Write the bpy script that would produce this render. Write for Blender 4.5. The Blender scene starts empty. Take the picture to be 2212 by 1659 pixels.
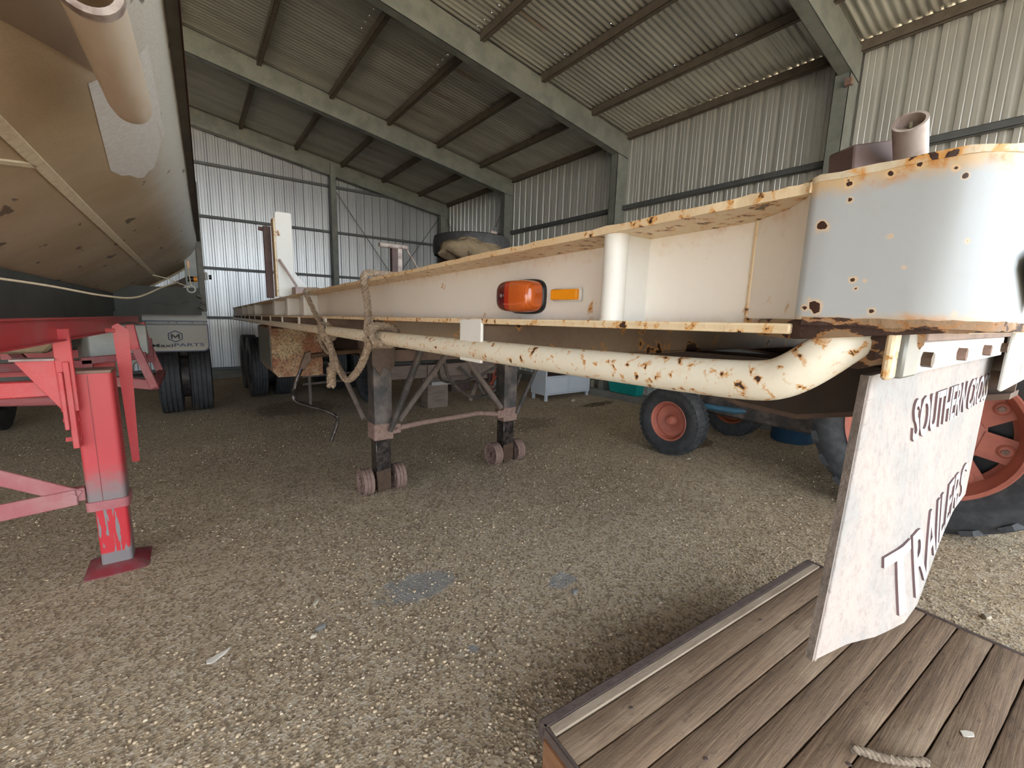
import bpy, math, random
import numpy as np
from mathutils import Vector, Matrix
random.seed(7); RNG = np.random.default_rng(7)
SC = bpy.context.scene; COL = SC.collection
PI = math.pi

# ------------------------------------------------------------------ camera, sky, exposure
cam_d = bpy.data.cameras.new('camera'); cam = bpy.data.objects.new('camera', cam_d); COL.objects.link(cam)
YAW, PITCH, ROLL, FPX = 0.632442, -0.162480, 0.0291047, 941.1
_f = Vector((math.sin(YAW)*math.cos(PITCH), math.cos(YAW)*math.cos(PITCH), math.sin(PITCH)))
_r = Vector((math.cos(YAW), -math.sin(YAW), 0)); _u = _r.cross(_f)
_r2 = _r*math.cos(ROLL)+_u*math.sin(ROLL); _u2 = -_r*math.sin(ROLL)+_u*math.cos(ROLL)
cam.matrix_world = Matrix(((_r2.x,_u2.x,-_f.x,0),(_r2.y,_u2.y,-_f.y,0),(_r2.z,_u2.z,-_f.z,1.4),(0,0,0,1)))
cam_d.sensor_width = 36; cam_d.sensor_fit = 'HORIZONTAL'; cam_d.lens = FPX*36/2212
cam_d.clip_start = 0.01; cam_d.clip_end = 300
SC.camera = cam
W = bpy.data.worlds.new('overcast_sky'); SC.world = W; W.use_nodes = True
_bg = W.node_tree.nodes['Background']; _bg.inputs[0].default_value = (0.84, 0.92, 1.0, 1); _bg.inputs[1].default_value = 2.6
vs = SC.view_settings; vs.view_transform = 'Standard'; vs.look = 'None'; vs.gamma = 1; vs.use_curve_mapping = False
SC.cycles.diffuse_bounces = 7
vs.exposure = 1.2
sun_d = bpy.data.lights.new('added_sun', 'SUN'); added_sun = bpy.data.objects.new('added_sun', sun_d); COL.objects.link(added_sun)   # added sun behind the shed; its bounce off the yard lights the roof
sun_d.energy = 14; sun_d.angle = .15; sun_d.color = (1, .95, .86); added_sun.rotation_euler = Vector((-.15, -.55, -1)).to_track_quat('-Z', 'Y').to_euler()

# ------------------------------------------------------------------ node helpers
class NT:
    def __init__(s, name):
        s.m = bpy.data.materials.new(name); s.m.use_nodes = True; s.t = s.m.node_tree; s.n = s.t.nodes
        s.b = s.n['Principled BSDF']; s.out = s.n['Material Output']; s.co = s.n.new('ShaderNodeTexCoord').outputs['Object']
    def L(s, a, b): s.t.links.new(a, b)
    def set(s, i, v):
        if hasattr(v, 'links'): s.L(v, i)
        else: i.default_value = v
    def noise(s, scale, detail=4, rough=.55, stretch=None, co=None, dist=0):
        n = s.n.new('ShaderNodeTexNoise'); n.inputs['Scale'].default_value = scale
        n.inputs['Detail'].default_value = detail; n.inputs['Roughness'].default_value = rough; n.inputs['Distortion'].default_value = dist
        c = co or s.co
        if stretch:
            mp = s.n.new('ShaderNodeMapping'); mp.inputs['Scale'].default_value = stretch; s.L(c, mp.inputs[0]); c = mp.outputs[0]
        s.L(c, n.inputs['Vector']); return n.outputs['Fac']
    def voro(s, scale, out='Distance', feature='F1', stretch=None):
        n = s.n.new('ShaderNodeTexVoronoi'); n.feature = feature; n.inputs['Scale'].default_value = scale; c = s.co
        if stretch:
            mp = s.n.new('ShaderNodeMapping'); mp.inputs['Scale'].default_value = stretch; s.L(c, mp.inputs[0]); c = mp.outputs[0]
        s.L(c, n.inputs['Vector']); return n.outputs[out]
    def ramp(s, v, stops, interp='LINEAR'):
        r = s.n.new('ShaderNodeValToRGB'); s.L(v, r.inputs[0]); e = r.color_ramp.elements; r.color_ramp.interpolation = interp
        while len(e) < len(stops): e.new(.5)
        for x, (p, c) in zip(e, stops):
            x.position = p; x.color = (*((c,)*3 if isinstance(c, (int, float)) else c), 1)
        return r.outputs[0]
    def math(s, op, a, b=0.0, c=None):
        n = s.n.new('ShaderNodeMath'); n.operation = op; s.set(n.inputs[0], a); s.set(n.inputs[1], b)
        if c is not None: s.set(n.inputs[2], c)
        return n.outputs[0]
    def smooth(s, v, lo, hi):
        n = s.n.new('ShaderNodeMapRange'); n.interpolation_type = 'SMOOTHSTEP'; s.set(n.inputs[0], v)
        n.inputs[1].default_value = lo; n.inputs[2].default_value = hi; return n.outputs[0]
    def mix(s, f, a, b, mode='MIX'):
        n = s.n.new('ShaderNodeMix'); n.data_type = 'RGBA'; n.blend_type = mode; s.set(n.inputs[0], f)
        for i, v in ((6, a), (7, b)):
            if hasattr(v, 'links'): s.L(v, n.inputs[i])
            else: n.inputs[i].default_value = (*v, 1) if len(v) == 3 else v
        return n.outputs[2]
    def sep(s, v=None):
        n = s.n.new('ShaderNodeSeparateXYZ'); s.L(v or s.co, n.inputs[0]); return n.outputs
    def bump(s, h, strength=.4, dist=.01):
        n = s.n.new('ShaderNodeBump'); n.inputs['Strength'].default_value = strength; n.inputs['Distance'].default_value = dist
        s.L(h, n.inputs['Height']); s.L(n.outputs[0], s.b.inputs['Normal'])
    def fin(s, col, rough=.6, metal=0.0, spec=None):
        if hasattr(col, 'links'): s.L(col, s.b.inputs['Base Color'])
        else: s.b.inputs['Base Color'].default_value = (*col, 1)
        s.set(s.b.inputs['Roughness'], rough); s.set(s.b.inputs['Metallic'], metal)
        if spec is not None: s.b.inputs['Specular IOR Level'].default_value = spec
        return s.m

def paint(name, base, dirt=(.30,.20,.12), rust=.0, halo=(.55,.28,.09), dark=(.045,.022,.016), scale=22, dirt_amt=.3, rough=.45, spots=None, bumps=.15, stretch=None, metal=0, halo_w=.06, bands=None):
    """weathered paint: soft dirt, rust chips with orange halos; spots = explicit chips (position, radius)"""
    s = NT(name)
    d = s.noise(3.1, 5, .6, stretch); c = s.mix(s.math('MULTIPLY', s.smooth(d, .42, .75), dirt_amt), base, dirt)
    fine = s.noise(90, 3); c = s.mix(s.math('MULTIPLY', s.smooth(fine, .5, .8), .25*min(1, dirt_amt*3)), c, dirt)
    for z0, z1, amt in (bands or []):   # rust staining that creeps in from an edge
        zz_ = s.math('ADD', s.math('ADD', s.sep()[2], s.math('MULTIPLY', s.sep()[1], .0198)), s.math('MULTIPLY', s.math('SUBTRACT', s.noise(45, 5, .65), .5), abs(z1-z0)*1.6)); b_ = s.smooth(zz_, z0, z1)
        c = s.mix(s.math('MULTIPLY', b_, amt), c, (.60,.42,.22)); c = s.mix(s.math('MULTIPLY', s.math('MULTIPLY', b_, s.smooth(s.noise(30, 5, .65), .50, .62)), amt), c, (.50,.21,.05))
        c = s.mix(s.math('MULTIPLY', s.math('GREATER_THAN', s.math('MULTIPLY', b_, s.noise(38, 5, .6)), .56), amt), c, dark)
    if rust > 0:
        n = s.noise(scale, 5, .6, stretch, dist=.3); th = .72-rust*.3
        c = s.mix(s.smooth(n, th-halo_w, th), c, halo); c = s.mix(s.smooth(n, th, th+.012), c, dark)
    if spots:
        w = s.n.new('ShaderNodeTexNoise'); w.inputs['Scale'].default_value = 130; w.inputs['Detail'].default_value = 3; s.L(s.co, w.inputs['Vector'])
        best = None
        for p, r in spots:
            n = s.n.new('ShaderNodeVectorMath'); n.operation = 'DISTANCE'; s.L(s.co, n.inputs[0]); n.inputs[1].default_value = p
            v = s.math('DIVIDE', n.outputs['Value'], r*1.1); best = v if best is None else s.math('MINIMUM', best, v)
        best = s.math('ADD', best, s.math('MULTIPLY', s.math('SUBTRACT', w.outputs['Fac'], .5), 1.6))
        c = s.mix(s.math('MULTIPLY', s.smooth(best, 1.6, .95), .7), c, (.75,.52,.28)); c = s.mix(s.smooth(best, 1.02, .95), c, dark)
    if bumps: s.bump(s.noise(60, 4), bumps, .004)
    return s.fin(c, rough, metal)

def plain(name, base, rough=.6, metal=0, var=.25, scale=14, stretch=None, alt=None, bump=0):
    s = NT(name); alt = alt or tuple(x*.55 for x in base)
    n = s.noise(scale, 5, .6, stretch); c = s.mix(s.math('MULTIPLY', s.smooth(n, .38, .72), var*2), base, alt)
    if bump: s.bump(s.noise(scale*4, 4, .6, stretch), bump, .006)
    return s.fin(c, rough, metal)

# ------------------------------------------------------------------ materials
M = {}
SPOTS = [((.4525,.094,1.4725),.0016),((.4525,.160,1.411),.0035),((.4525,.071,1.460),.0022),((.4525,.148,1.5135),.0035),((.4525,.085,1.5115),.0022),((.4525,.136,1.445),.0012),((.4525,.120,1.4095),.0025),((.4525,.063,1.497),.0018),((.4525,.164,1.482),.0045),((.4525,.115,1.468),.0022),((.4525,.146,1.500),.0024),((.4525,.104,1.443),.0019),((.4525,.136,1.435),.0028),
 ((.4525,.127,1.434),.0022),((.4525,.133,1.428),.0022),((.4525,.105,1.518),.0026),((.4525,.122,1.516),.003),((.4525,.149,1.517),.003),
 ((.4525,.079,1.505),.0018),((.4525,.067,1.490),.0015),((.4525,.067,1.476),.0015),((.46,.056,1.451),.002),((.4525,.162,1.415),.0045),((.4525,.168,1.412),.003),((.458,.06,1.409),.004),((.452,.07,1.408),.003)]
M['corner'] = paint('white_corner_paint', (.42,.455,.48), rust=.0, dirt_amt=.08, rough=.3, spots=SPOTS, bumps=.06, bands=[(1.506,1.5215,.9),(1.4115,1.402,.7)])
M['white'] = paint('white_trailer_paint', (.74,.72,.67), rust=.04, dirt_amt=.22, dirt=(.50,.40,.28), scale=16)
M['web'] = paint('white_web_paint_with_tan_stains', (.78,.77,.735), rust=.02, dirt_amt=.10, dirt=(.58,.50,.38), scale=16, bands=[(1.490,1.530,.30),(1.410,1.398,.35)])
M['post'] = paint('white_post_paint', (.70,.71,.69), rust=.04, dirt_amt=.15, dirt=(.5,.4,.3), scale=18)
M['flange'] = paint('rusty_cream_flange_paint', (.68,.56,.38), rust=.32, halo=(.56,.29,.09), scale=60, dirt=(.55,.33,.14), dirt_amt=.6, bumps=.5, halo_w=.1)
M['lip'] = paint('cream_orange_lip_paint', (.60,.55,.42), rust=.38, halo=(.60,.30,.08), scale=30, dirt=(.62,.33,.10), dirt_amt=.8, bumps=.5, halo_w=.12)
M['rail'] = paint('cream_rope_rail_paint', (.70,.67,.57), rust=.24, scale=72, dirt=(.62,.45,.24), dirt_amt=.5, bumps=.2, halo_w=.10)
M['crust'] = paint('crusted_rust_paint', (.38,.28,.17), rust=.75, halo=(.33,.16,.06), dark=(.05,.025,.018), scale=26, dirt=(.2,.11,.06), dirt_amt=.9, bumps=.9, rough=.8, stretch=(1,1,3))
M['under'] = plain('grubby_brown_underframe', (.15,.10,.075), .75, 0, .4, 9, alt=(.07,.045,.035), bump=.3)
M['underlight'] = paint('dirty_cream_underframe', (.30,.23,.17), rust=.35, scale=12, dirt=(.15,.09,.06), dirt_amt=.8)
M['deck'] = plain('dull_deck_plate', (.06,.045,.036), .9)
M['blacksteel'] = plain('dusty_black_leg_steel', (.05,.048,.048), .5, .2, .5, 8, alt=(.16,.13,.115), bump=.2)
M['dustrust'] = plain('dusty_rust_steel', (.27,.18,.145), .8, 0, .4, 30, alt=(.16,.09,.065), bump=.4)
M['bracegrey'] = plain('dusty_grey_brown_brace', (.17,.135,.115), .75, 0, .4, 12, alt=(.09,.07,.06), bump=.2)
M['wheelrust'] = plain('pinkish_rusty_cast_wheel', (.23,.15,.125), .8, 0, .35, 40, alt=(.15,.085,.07), bump=.4)
M['greasy'] = plain('greasy_brown_steel', (.085,.05,.03), .45, .1, .4, 30)
M['grease_black'] = plain('shiny_black_handle', (.035,.03,.03), .25, .6, .5, 25, alt=(.12,.1,.09))
M['rubber'] = plain('dusty_tyre_rubber', (.032,.034,.038), .62, 0, .35, 18, alt=(.075,.075,.078), bump=.2)
M['rubber_dusty'] = plain('grey_dusty_tread', (.10,.095,.085), .85, 0, .5, 30, alt=(.04,.04,.04), bump=.3)
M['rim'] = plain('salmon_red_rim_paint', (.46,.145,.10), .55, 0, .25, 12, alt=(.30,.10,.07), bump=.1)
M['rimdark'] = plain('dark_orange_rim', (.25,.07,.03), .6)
M['blue'] = plain('tractor_blue_paint', (.045,.14,.22), .5, 0, .3, 7)
M['bluedrum'] = plain('deep_blue_plastic', (.015,.06,.12), .45)
M['teal'] = plain('teal_plastic', (.0,.26,.24), .4, 0, .08)
M['cab'] = plain('pale_grey_white_laminate', (.56,.60,.66), .45, 0, .06)
M['cabshelf'] = plain('brown_shelf_laminate', (.13,.09,.075), .5)
M['red'] = paint('red_chassis_paint', (.54,.05,.06), rust=.0, dirt=(.50,.20,.20), dirt_amt=.5, rough=.38, bumps=.05)
s = NT('red_leg_paint_dusty_base'); z = s.sep()[2]
n = s.math('ADD', z, s.math('MULTIPLY', s.noise(35, 5), .12))
c = s.mix(s.smooth(n, .62, .42), (.50,.055,.065), (.22,.18,.18))
M['redleg'] = s.fin(c, .4)
s = NT('red_inner_leg_with_scrapes'); z = s.sep()
n = s.noise(14, 4, .5, (3, 3, .35)); c = s.mix(s.smooth(n, .54, .56), (.50,.03,.04), (.21,.20,.20))
c = s.mix(s.smooth(z[2], .045, .03), c, (.2,.18,.18)); M['redinner'] = s.fin(c, .4)
M['reddust'] = paint('dusty_pink_red_paint', (.36,.11,.12), dirt=(.42,.24,.23), dirt_amt=.9, rough=.7, bumps=.1)
M['reddark'] = plain('dark_red_foot_paint', (.23,.03,.04), .55, 0, .4, 14, alt=(.2,.1,.1))
s = NT('dusty_aluminium_hull')
n1 = s.noise(1.6, 5, .6); c = s.mix(s.smooth(n1, .3, .75), (.66,.53,.36), (.52,.39,.24))
z = s.sep()
g = s.smooth(s.math('ADD', s.math('SUBTRACT', z[0], s.math('MULTIPLY', z[1], .0228)), s.math('MULTIPLY', s.noise(4, 3), .12)), -.20, -.02); c = s.mix(g, c, (.80,.80,.75))  # less dust near the side wall; its brighter light is painted in too
sp = s.noise(9, 3, .5, (1, .5, 1)); c = s.mix(s.math('MULTIPLY', s.smooth(sp, .665, .69), .8), c, (.10,.075,.06))
fine = s.noise(150, 2); c = s.mix(s.math('MULTIPLY', s.smooth(fine, .4, .7), .2), c, (.3,.22,.14)); s.bump(fine, .15, .003)
M['hull'] = s.fin(c, .5, .2)
s = NT('wiped_aluminium_patch'); n = s.noise(12, 5, .7, (1, 6, 6)); M['patch'] = s.fin(s.mix(s.smooth(n, .35, .7), (.80,.78,.74), (.92,.92,.92)), .5, .2)
M['hullshade'] = plain('shaded_brown_hull_plate', (.30,.22,.15), .7, .1, .35, 5, (1,.4,1), alt=(.19,.13,.09))  # hull brown darkened to paint in the shade up front
M['pipe'] = plain('dusty_aluminium_tube', (.78,.68,.56), .5, .2, .2, 10, (1,.3,1), alt=(.60,.44,.25))
M['weld'] = plain('pale_weld_seam', (.80,.68,.48), .6, .1, .2, 40)
M['alurail'] = plain('grimy_side_rail', (.14,.13,.105), .5, .3, .3, 12)
M['alu'] = plain('dull_aluminium', (.30,.31,.29), .5, .4, .2, 6)
M['subframe'] = plain('dark_grey_green_panel', (.085,.09,.08), .6, .1, .3, 4)
M['maroon'] = plain('maroon_edge_trim', (.10,.025,.025), .5)
M['flapwhite'] = plain('off_white_plastic', (.52,.52,.48), .45, 0, .08, 5)
M['navy'] = plain('navy_blue_print', (.02,.04,.13), .4, 0, .1)
M['blackprint'] = plain('black_print', (.012,.012,.015), .4, 0, .1)
M['silver'] = plain('bright_steel', (.6,.6,.6), .3, .8, .1)
M['amber'] = plain('amber_lens', (.85,.30,.015), .18, 0, .1, 60)
s = NT('side_lamp_lens'); y = s.sep()[1]; w = s.n.new('ShaderNodeTexWave'); w.inputs['Scale'].default_value = 55; w.bands_direction = 'Y'; s.L(s.co, w.inputs['Vector'])
c = s.mix(w.outputs['Fac'], (.44,.085,.012), (.56,.12,.02)); c = s.mix(s.smooth(y, .6925, .6935), c, (.40,.03,.01)); c = s.mix(s.smooth(y, .704, .709), c, (.09,.008,.010))
s.b.inputs['Coat Weight'].default_value = .6; M['lens'] = s.fin(c, .2)
s = NT('amber_reflector_prisms'); w = s.n.new('ShaderNodeTexWave'); w.inputs['Scale'].default_value = 160; w.bands_direction = 'DIAGONAL'; s.L(s.co, w.inputs['Vector'])
s.bump(w.outputs['Fac'], .3, .001); M['reflector'] = s.fin(s.mix(w.outputs['Fac'], (.80,.27,.005), (1,.40,.01)), .25)
s = NT('weathered_pale_flap_rubber'); n = s.noise(7, 6, .65); f = s.noise(90, 4, .7)
c = s.mix(s.smooth(n, .40, .62), (.43,.375,.35), (.33,.325,.32)); c = s.mix(s.math('MULTIPLY', s.smooth(f, .45, .7), .5), c, (.27,.23,.215)); s.bump(f, .6, .003); M['flap'] = s.fin(c, .75)
M['flapedge'] = plain('dark_cut_rubber_edge', (.15,.12,.10), .9, 0, .4, 40, bump=.5)
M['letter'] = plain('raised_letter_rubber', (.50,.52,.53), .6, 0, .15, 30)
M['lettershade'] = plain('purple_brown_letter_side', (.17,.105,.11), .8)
s = NT('hemp_rope_fibres'); n = s.noise(60, 5, .7, (1, 1, 1)); c = s.mix(s.smooth(n, .3, .7), (.33,.26,.19), (.17,.125,.09)); s.bump(s.noise(260, 3), .5, .003); M['rope'] = s.fin(c, .95)
M['sack'] = plain('tan_hessian_sack', (.22,.165,.10), .9, 0, .3, 14, bump=.6)
M['hose'] = plain('dusty_dark_hose', (.06,.05,.045), .6, 0, .5, 20, alt=(.15,.12,.10))
M['concrete'] = plain('grey_concrete', (.20,.195,.175), .85, 0, .3, 9, bump=.3)
M['timber'] = plain('grubby_timber', (.22,.165,.135), .85, 0, .35, 6, (1,1,6), bump=.3)
M['rustred'] = plain('orange_red_machine_paint', (.38,.075,.03), .6, 0, .4, 9)
M['jar'] = plain('olive_can', (.20,.19,.13), .6)
M['shell'] = plain('pale_litter', (.62,.57,.50), .8)
M['stone'] = plain('pale_limestone', (.50,.43,.33), .85, 0, .3, 20)
M['stonegrey'] = plain('grey_stone', (.20,.19,.18), .85)
M['pinkplate'] = plain('dusty_pink_primer', (.42,.33,.31), .7, 0, .3, 20)
M['stub'] = plain('worn_pipe_stub', (.50,.44,.41), .55, .1, .5, 20, alt=(.22,.15,.13))
M['boxbrown'] = plain('dark_brown_primer', (.13,.085,.08), .7, 0, .4, 10)
s = NT('blistered_toolbox_paint'); n = s.noise(80, 6, .8, dist=.6); l = s.noise(4, 3)
c = s.mix(s.smooth(l, .38, .58), (.52,.40,.24), (.33,.14,.07)); c = s.mix(s.math('MULTIPLY', s.smooth(n, .51, .55), .85), c, (.07,.04,.028)); s.bump(n, .5, .006); M['toolbox'] = s.fin(c, .7)
# galvanised frame with spangle
s = NT('galvanised_frame_steel'); v = s.voro(95, 'Color'); n = s.noise(5, 5)
c = s.mix(s.smooth(n, .35, .7), (.255,.27,.245), (.19,.205,.19)); c = s.mix(.10, c, v, 'OVERLAY'); M['galv'] = s.fin(c, .55, .3)
M['purlin'] = plain('dusty_brown_purlin', (.145,.12,.095), .75, .1, .35, 9, alt=(.09,.075,.06))
M['girt'] = plain('grey_girt', (.15,.16,.165), .5, .4, .2, 9)
def sheet_mat(name, base, alt, streak, holes=None, rough=.38, metal=.6, rust=0):
    s = NT(name); n = s.noise(1.3, 5, .6, streak); f = s.noise(5, 6, .65, streak)
    c = s.mix(s.smooth(n, .35, .7), base, alt); c = s.mix(s.math('MULTIPLY', s.smooth(f, .52, .78), .25), c, tuple(x*.6 for x in base))
    if rust: c = s.mix(s.math('MULTIPLY', s.smooth(s.noise(2.2, 4, .6, streak), .68, .74), rust), c, (.36,.18,.07))
    m = s.fin(c, rough, metal)
    if holes:   # real screw holes through the sheet: light of the sky comes through them
        ax, pitch, off, ax2, pitch2, off2, r, dens = holes; xyz = s.sep()
        def cell(v, p, o):
            a = s.math('SUBTRACT', v, o); k = s.math('ROUND', s.math('DIVIDE', a, p)); return s.math('SUBTRACT', a, s.math('MULTIPLY', k, p)), k
        d1, k1 = cell(xyz[ax], pitch, off); d2, k2 = cell(xyz[ax2], pitch2, off2)
        d = s.math('SQRT', s.math('ADD', s.math('MULTIPLY', d1, d1), s.math('MULTIPLY', d2, d2)))
        wn = s.n.new('ShaderNodeTexWhiteNoise'); wn.noise_dimensions = '2D'; cb = s.n.new('ShaderNodeCombineXYZ'); s.L(k1, cb.inputs[0]); s.L(k2, cb.inputs[1]); s.L(cb.outputs[0], wn.inputs['Vector'])
        on = s.math('MULTIPLY', s.math('LESS_THAN', d, r), s.math('LESS_THAN', wn.outputs['Value'], dens))
        tr = s.n.new('ShaderNodeBsdfTransparent'); mx = s.n.new('ShaderNodeMixShader')
        s.L(on, mx.inputs[0]); s.L(s.b.outputs[0], mx.inputs[1]); s.L(tr.outputs[0], mx.inputs[2]); s.L(mx.outputs[0], s.out.inputs[0])
    return m
M['roof'] = sheet_mat('corrugated_roof_sheet_metal', (.70,.70,.64), (.50,.50,.46), (.25,2,1), (1,.152,.05, 0,1.0,5.03, .006,.5), .34, .65, .5)
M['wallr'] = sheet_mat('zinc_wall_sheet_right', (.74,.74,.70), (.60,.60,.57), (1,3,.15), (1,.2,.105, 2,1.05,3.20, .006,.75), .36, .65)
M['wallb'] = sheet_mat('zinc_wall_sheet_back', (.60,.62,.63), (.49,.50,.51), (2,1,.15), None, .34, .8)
# gravel floor
def gravel_mat():
    s = NT('dusty_gravel'); x = s.sep()
    big = s.noise(.8, 5, .6); mid = s.noise(6, 5, .6); fine = s.noise(70, 5, .75); v = s.voro(85, 'Color'); vd = s.voro(85, 'Distance')
    c = s.mix(s.smooth(big, .35, .7), (.57,.445,.295), (.45,.345,.225)); c = s.mix(s.math('MULTIPLY', s.smooth(mid, .4, .7), .5), c, (.64,.51,.36))
    bw = s.n.new('ShaderNodeRGBToBW'); s.L(v, bw.inputs[0])
    c = s.mix(s.math('MULTIPLY', s.smooth(bw.outputs[0], .62, .75), .65), c, (.66,.58,.47)); c = s.mix(s.math('MULTIPLY', s.smooth(bw.outputs[0], .42, .30), .55), c, (.12,.085,.06))
    c = s.mix(s.math('MULTIPLY', s.smooth(fine, .55, .75), .5), c, (.13,.095,.07))
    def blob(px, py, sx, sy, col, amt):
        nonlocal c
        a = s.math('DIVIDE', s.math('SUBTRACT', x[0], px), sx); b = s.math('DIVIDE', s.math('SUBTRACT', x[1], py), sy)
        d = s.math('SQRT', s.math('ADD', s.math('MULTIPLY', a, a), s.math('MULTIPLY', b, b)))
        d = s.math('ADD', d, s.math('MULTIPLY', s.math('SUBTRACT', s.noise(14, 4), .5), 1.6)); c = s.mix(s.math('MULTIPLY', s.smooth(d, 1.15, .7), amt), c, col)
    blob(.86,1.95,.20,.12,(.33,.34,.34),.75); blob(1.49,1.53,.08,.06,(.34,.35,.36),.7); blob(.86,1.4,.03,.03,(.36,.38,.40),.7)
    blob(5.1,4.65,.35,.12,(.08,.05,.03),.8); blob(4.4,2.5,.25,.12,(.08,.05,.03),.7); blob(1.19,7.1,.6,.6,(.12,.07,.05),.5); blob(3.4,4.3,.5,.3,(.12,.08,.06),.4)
    s.bump(s.math('ADD', s.math('MULTIPLY', vd, .6), fine), 1.0, .012); return s.fin(c, .92, 0, .25)
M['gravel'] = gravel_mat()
M['pebble'] = plain('pebble_mix', (.54,.42,.285), .9, 0, .45, 25, alt=(.30,.225,.155))
M['pebblepale'] = plain('pale_pebble', (.70,.60,.45), .85, 0, .3, 40)
s = NT('weathered_deck_wood'); oi = s.n.new('ShaderNodeObjectInfo').outputs['Random']
g = s.noise(9, 6, .65, (.35, 9, 3)); g2 = s.noise(2.3, 4, .6, (1, 2, 1)); spk = s.noise(34, 4, .6, (.6, 1.6, 1))
c = s.mix(s.smooth(g, .3, .72), (.25,.162,.098), (.125,.08,.05)); c = s.mix(s.math('MULTIPLY', s.smooth(g2, .48, .68), .55), c, (.38,.285,.19)); c = s.mix(s.math('MULTIPLY', s.smooth(spk, .60, .68), .6), c, (.07,.045,.032))
c = s.mix(s.math('MULTIPLY', oi, .35), c, (.24,.165,.11)); s.bump(s.math('ADD', g, s.math('MULTIPLY', spk, .6)), .5, .006); M['plank'] = s.fin(c, .8)
M['batten'] = plain('greyed_batten', (.33,.26,.19), .95, 0, .4, 8, (.8,3,3), alt=(.22,.16,.11), bump=.3)
M['rustangle'] = plain('dark_rusted_angle', (.10,.07,.06), .75, 0, .4, 30, bump=.4)
M['sidewood'] = plain('orange_brown_end_grain', (.24,.11,.05), .8, 0, .4, 10, (1,.5,6), bump=.4)

# ------------------------------------------------------------------ mesh helpers
class MB:
    def __init__(s, T=None): s.v = []; s.f = []; s.T = T
    def add(s, vs, fs):
        k = len(s.v); s.v += [tuple(p) for p in vs]; s.f += [tuple(i+k for i in f) for f in fs]; return s
    def box(s, x0, x1, y0, y1, z0, z1):
        return s.hexa([(x0,y0,z0),(x1,y0,z0),(x1,y1,z0),(x0,y1,z0),(x0,y0,z1),(x1,y0,z1),(x1,y1,z1),(x0,y1,z1)])
    def hexa(s, c):
        return s.add(c, [(0,3,2,1),(4,5,6,7),(0,1,5,4),(1,2,6,5),(2,3,7,6),(3,0,4,7)])
    def bar(s, a, b, w, h, up=(0,0,1)):
        a, b, up = Vector(a), Vector(b), Vector(up); d = (b-a).normalized(); r = d.cross(up).normalized()*(w/2); u = r.cross(d).normalized()*(h/2)
        return s.hexa([a-r-u, a+r-u, b+r-u, b-r-u, a-r+u, a+r+u, b+r+u, b-r+u])
    def prism(s, pts, d):      # planar polygon (3D points) extruded by vector d
        n = len(pts); d = Vector(d); P = [Vector(p) for p in pts]
        return s.add(P+[p+d for p in P], [tuple(range(n))[::-1], tuple(range(n, 2*n))]+[(i, (i+1) % n, n+(i+1) % n, n+i) for i in range(n)])
    def tube(s, path, r, n=12, cap=True, inner=None):
        P = [Vector(p) for p in path]; R = r if isinstance(r, (list, tuple)) else [r]*len(P)
        t = (P[1]-P[0]).normalized(); u = t.orthogonal().normalized(); rings = []
        for i, p in enumerate(P):
            t2 = (P[min(i+1, len(P)-1)]-P[max(i-1, 0)]).normalized()
            q = t.rotation_difference(t2); u = (q @ u).normalized(); t = t2; w = t.cross(u)
            rings.append([p+(u*math.cos(2*PI*k/n)+w*math.sin(2*PI*k/n))*R[i] for k in range(n)])
        vs = [p for rg in rings for p in rg]; fs = [(i*n+k, i*n+(k+1) % n, (i+1)*n+(k+1) % n, (i+1)*n+k) for i in range(len(P)-1) for k in range(n)]
        if cap: fs += [tuple(range(n))[::-1], tuple(range((len(P)-1)*n, len(P)*n))]
        return s.add(vs, fs)
    def lathe(s, prof, c, axis, n=32, closed=False):   # prof: (along axis, radius)
        c, ax = Vector(c), Vector(axis).normalized(); u = ax.orthogonal().normalized(); w = ax.cross(u); m = len(prof)
        vs = [c+ax*a+(u*math.cos(2*PI*k/n)+w*math.sin(2*PI*k/n))*r for a, r in prof for k in range(n)]
        fs = [(i*n+k, i*n+(k+1) % n, ((i+1) % m)*n+(k+1) % n, ((i+1) % m)*n+k) for i in range(m if closed else m-1) for k in range(n)]
        return s.add(vs, fs)
    def cyl(s, a, b, r, n=16): return s.tube([a, b], r, n)
    def build(s, name, mat, parent=None, bevel=0, sm=35, seg=1):
        v = np.array(s.v, dtype=np.float64)
        if s.T: v = s.T(v)
        me = bpy.data.meshes.new(name); me.from_pydata(v.tolist(), [], s.f); me.update()
        for mm in (mat if isinstance(mat, (list, tuple)) else [mat]): me.materials.append(mm)
        me.polygons.foreach_set('use_smooth', [True]*len(me.polygons)); me.set_sharp_from_angle(angle=math.radians(sm))
        o = bpy.data.objects.new(name, me); COL.objects.link(o)
        if parent: par(o, parent)
        if bevel:
            b = o.modifiers.new('bevel', 'BEVEL'); b.width = bevel; b.segments = seg; b.limit_method = 'ANGLE'; b.angle_limit = math.radians(50); b.harden_normals = False
        return o
def par(o, p):
    o.parent = p; o.matrix_parent_inverse = Matrix.Translation(Vector(p.get('_loc', (0, 0, 0)))).inverted() if p.type == 'EMPTY' else Matrix.Identity(4)
def thing(name, label, cat, loc=(0,0,0), group=None, kind=None):
    o = bpy.data.objects.new(name, None); COL.objects.link(o); o.location = loc; o['_loc'] = tuple(float(x) for x in loc); o.empty_display_size = .1
    if label: o['label'] = label
    if cat: o['category'] = cat
    if group: o['group'] = group
    if kind: o['kind'] = kind
    return o
def tag(o, label, cat=None, group=None):
    o['label'] = label
    if cat: o['category'] = cat
    if group: o['group'] = group
    return o
def frame(ox, oz, yaw, pitch):   # local (u across, v along, w up) -> world for a vehicle standing nearly along Y
    def T(a):
        u, v, w = a[:, 0], a[:, 1], a[:, 2]; return np.stack([ox+u+yaw*v, v-yaw*u, oz+w+pitch*v], 1)
    return T
def G(x, y): return .02*x-.02*y     # ground height
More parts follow.
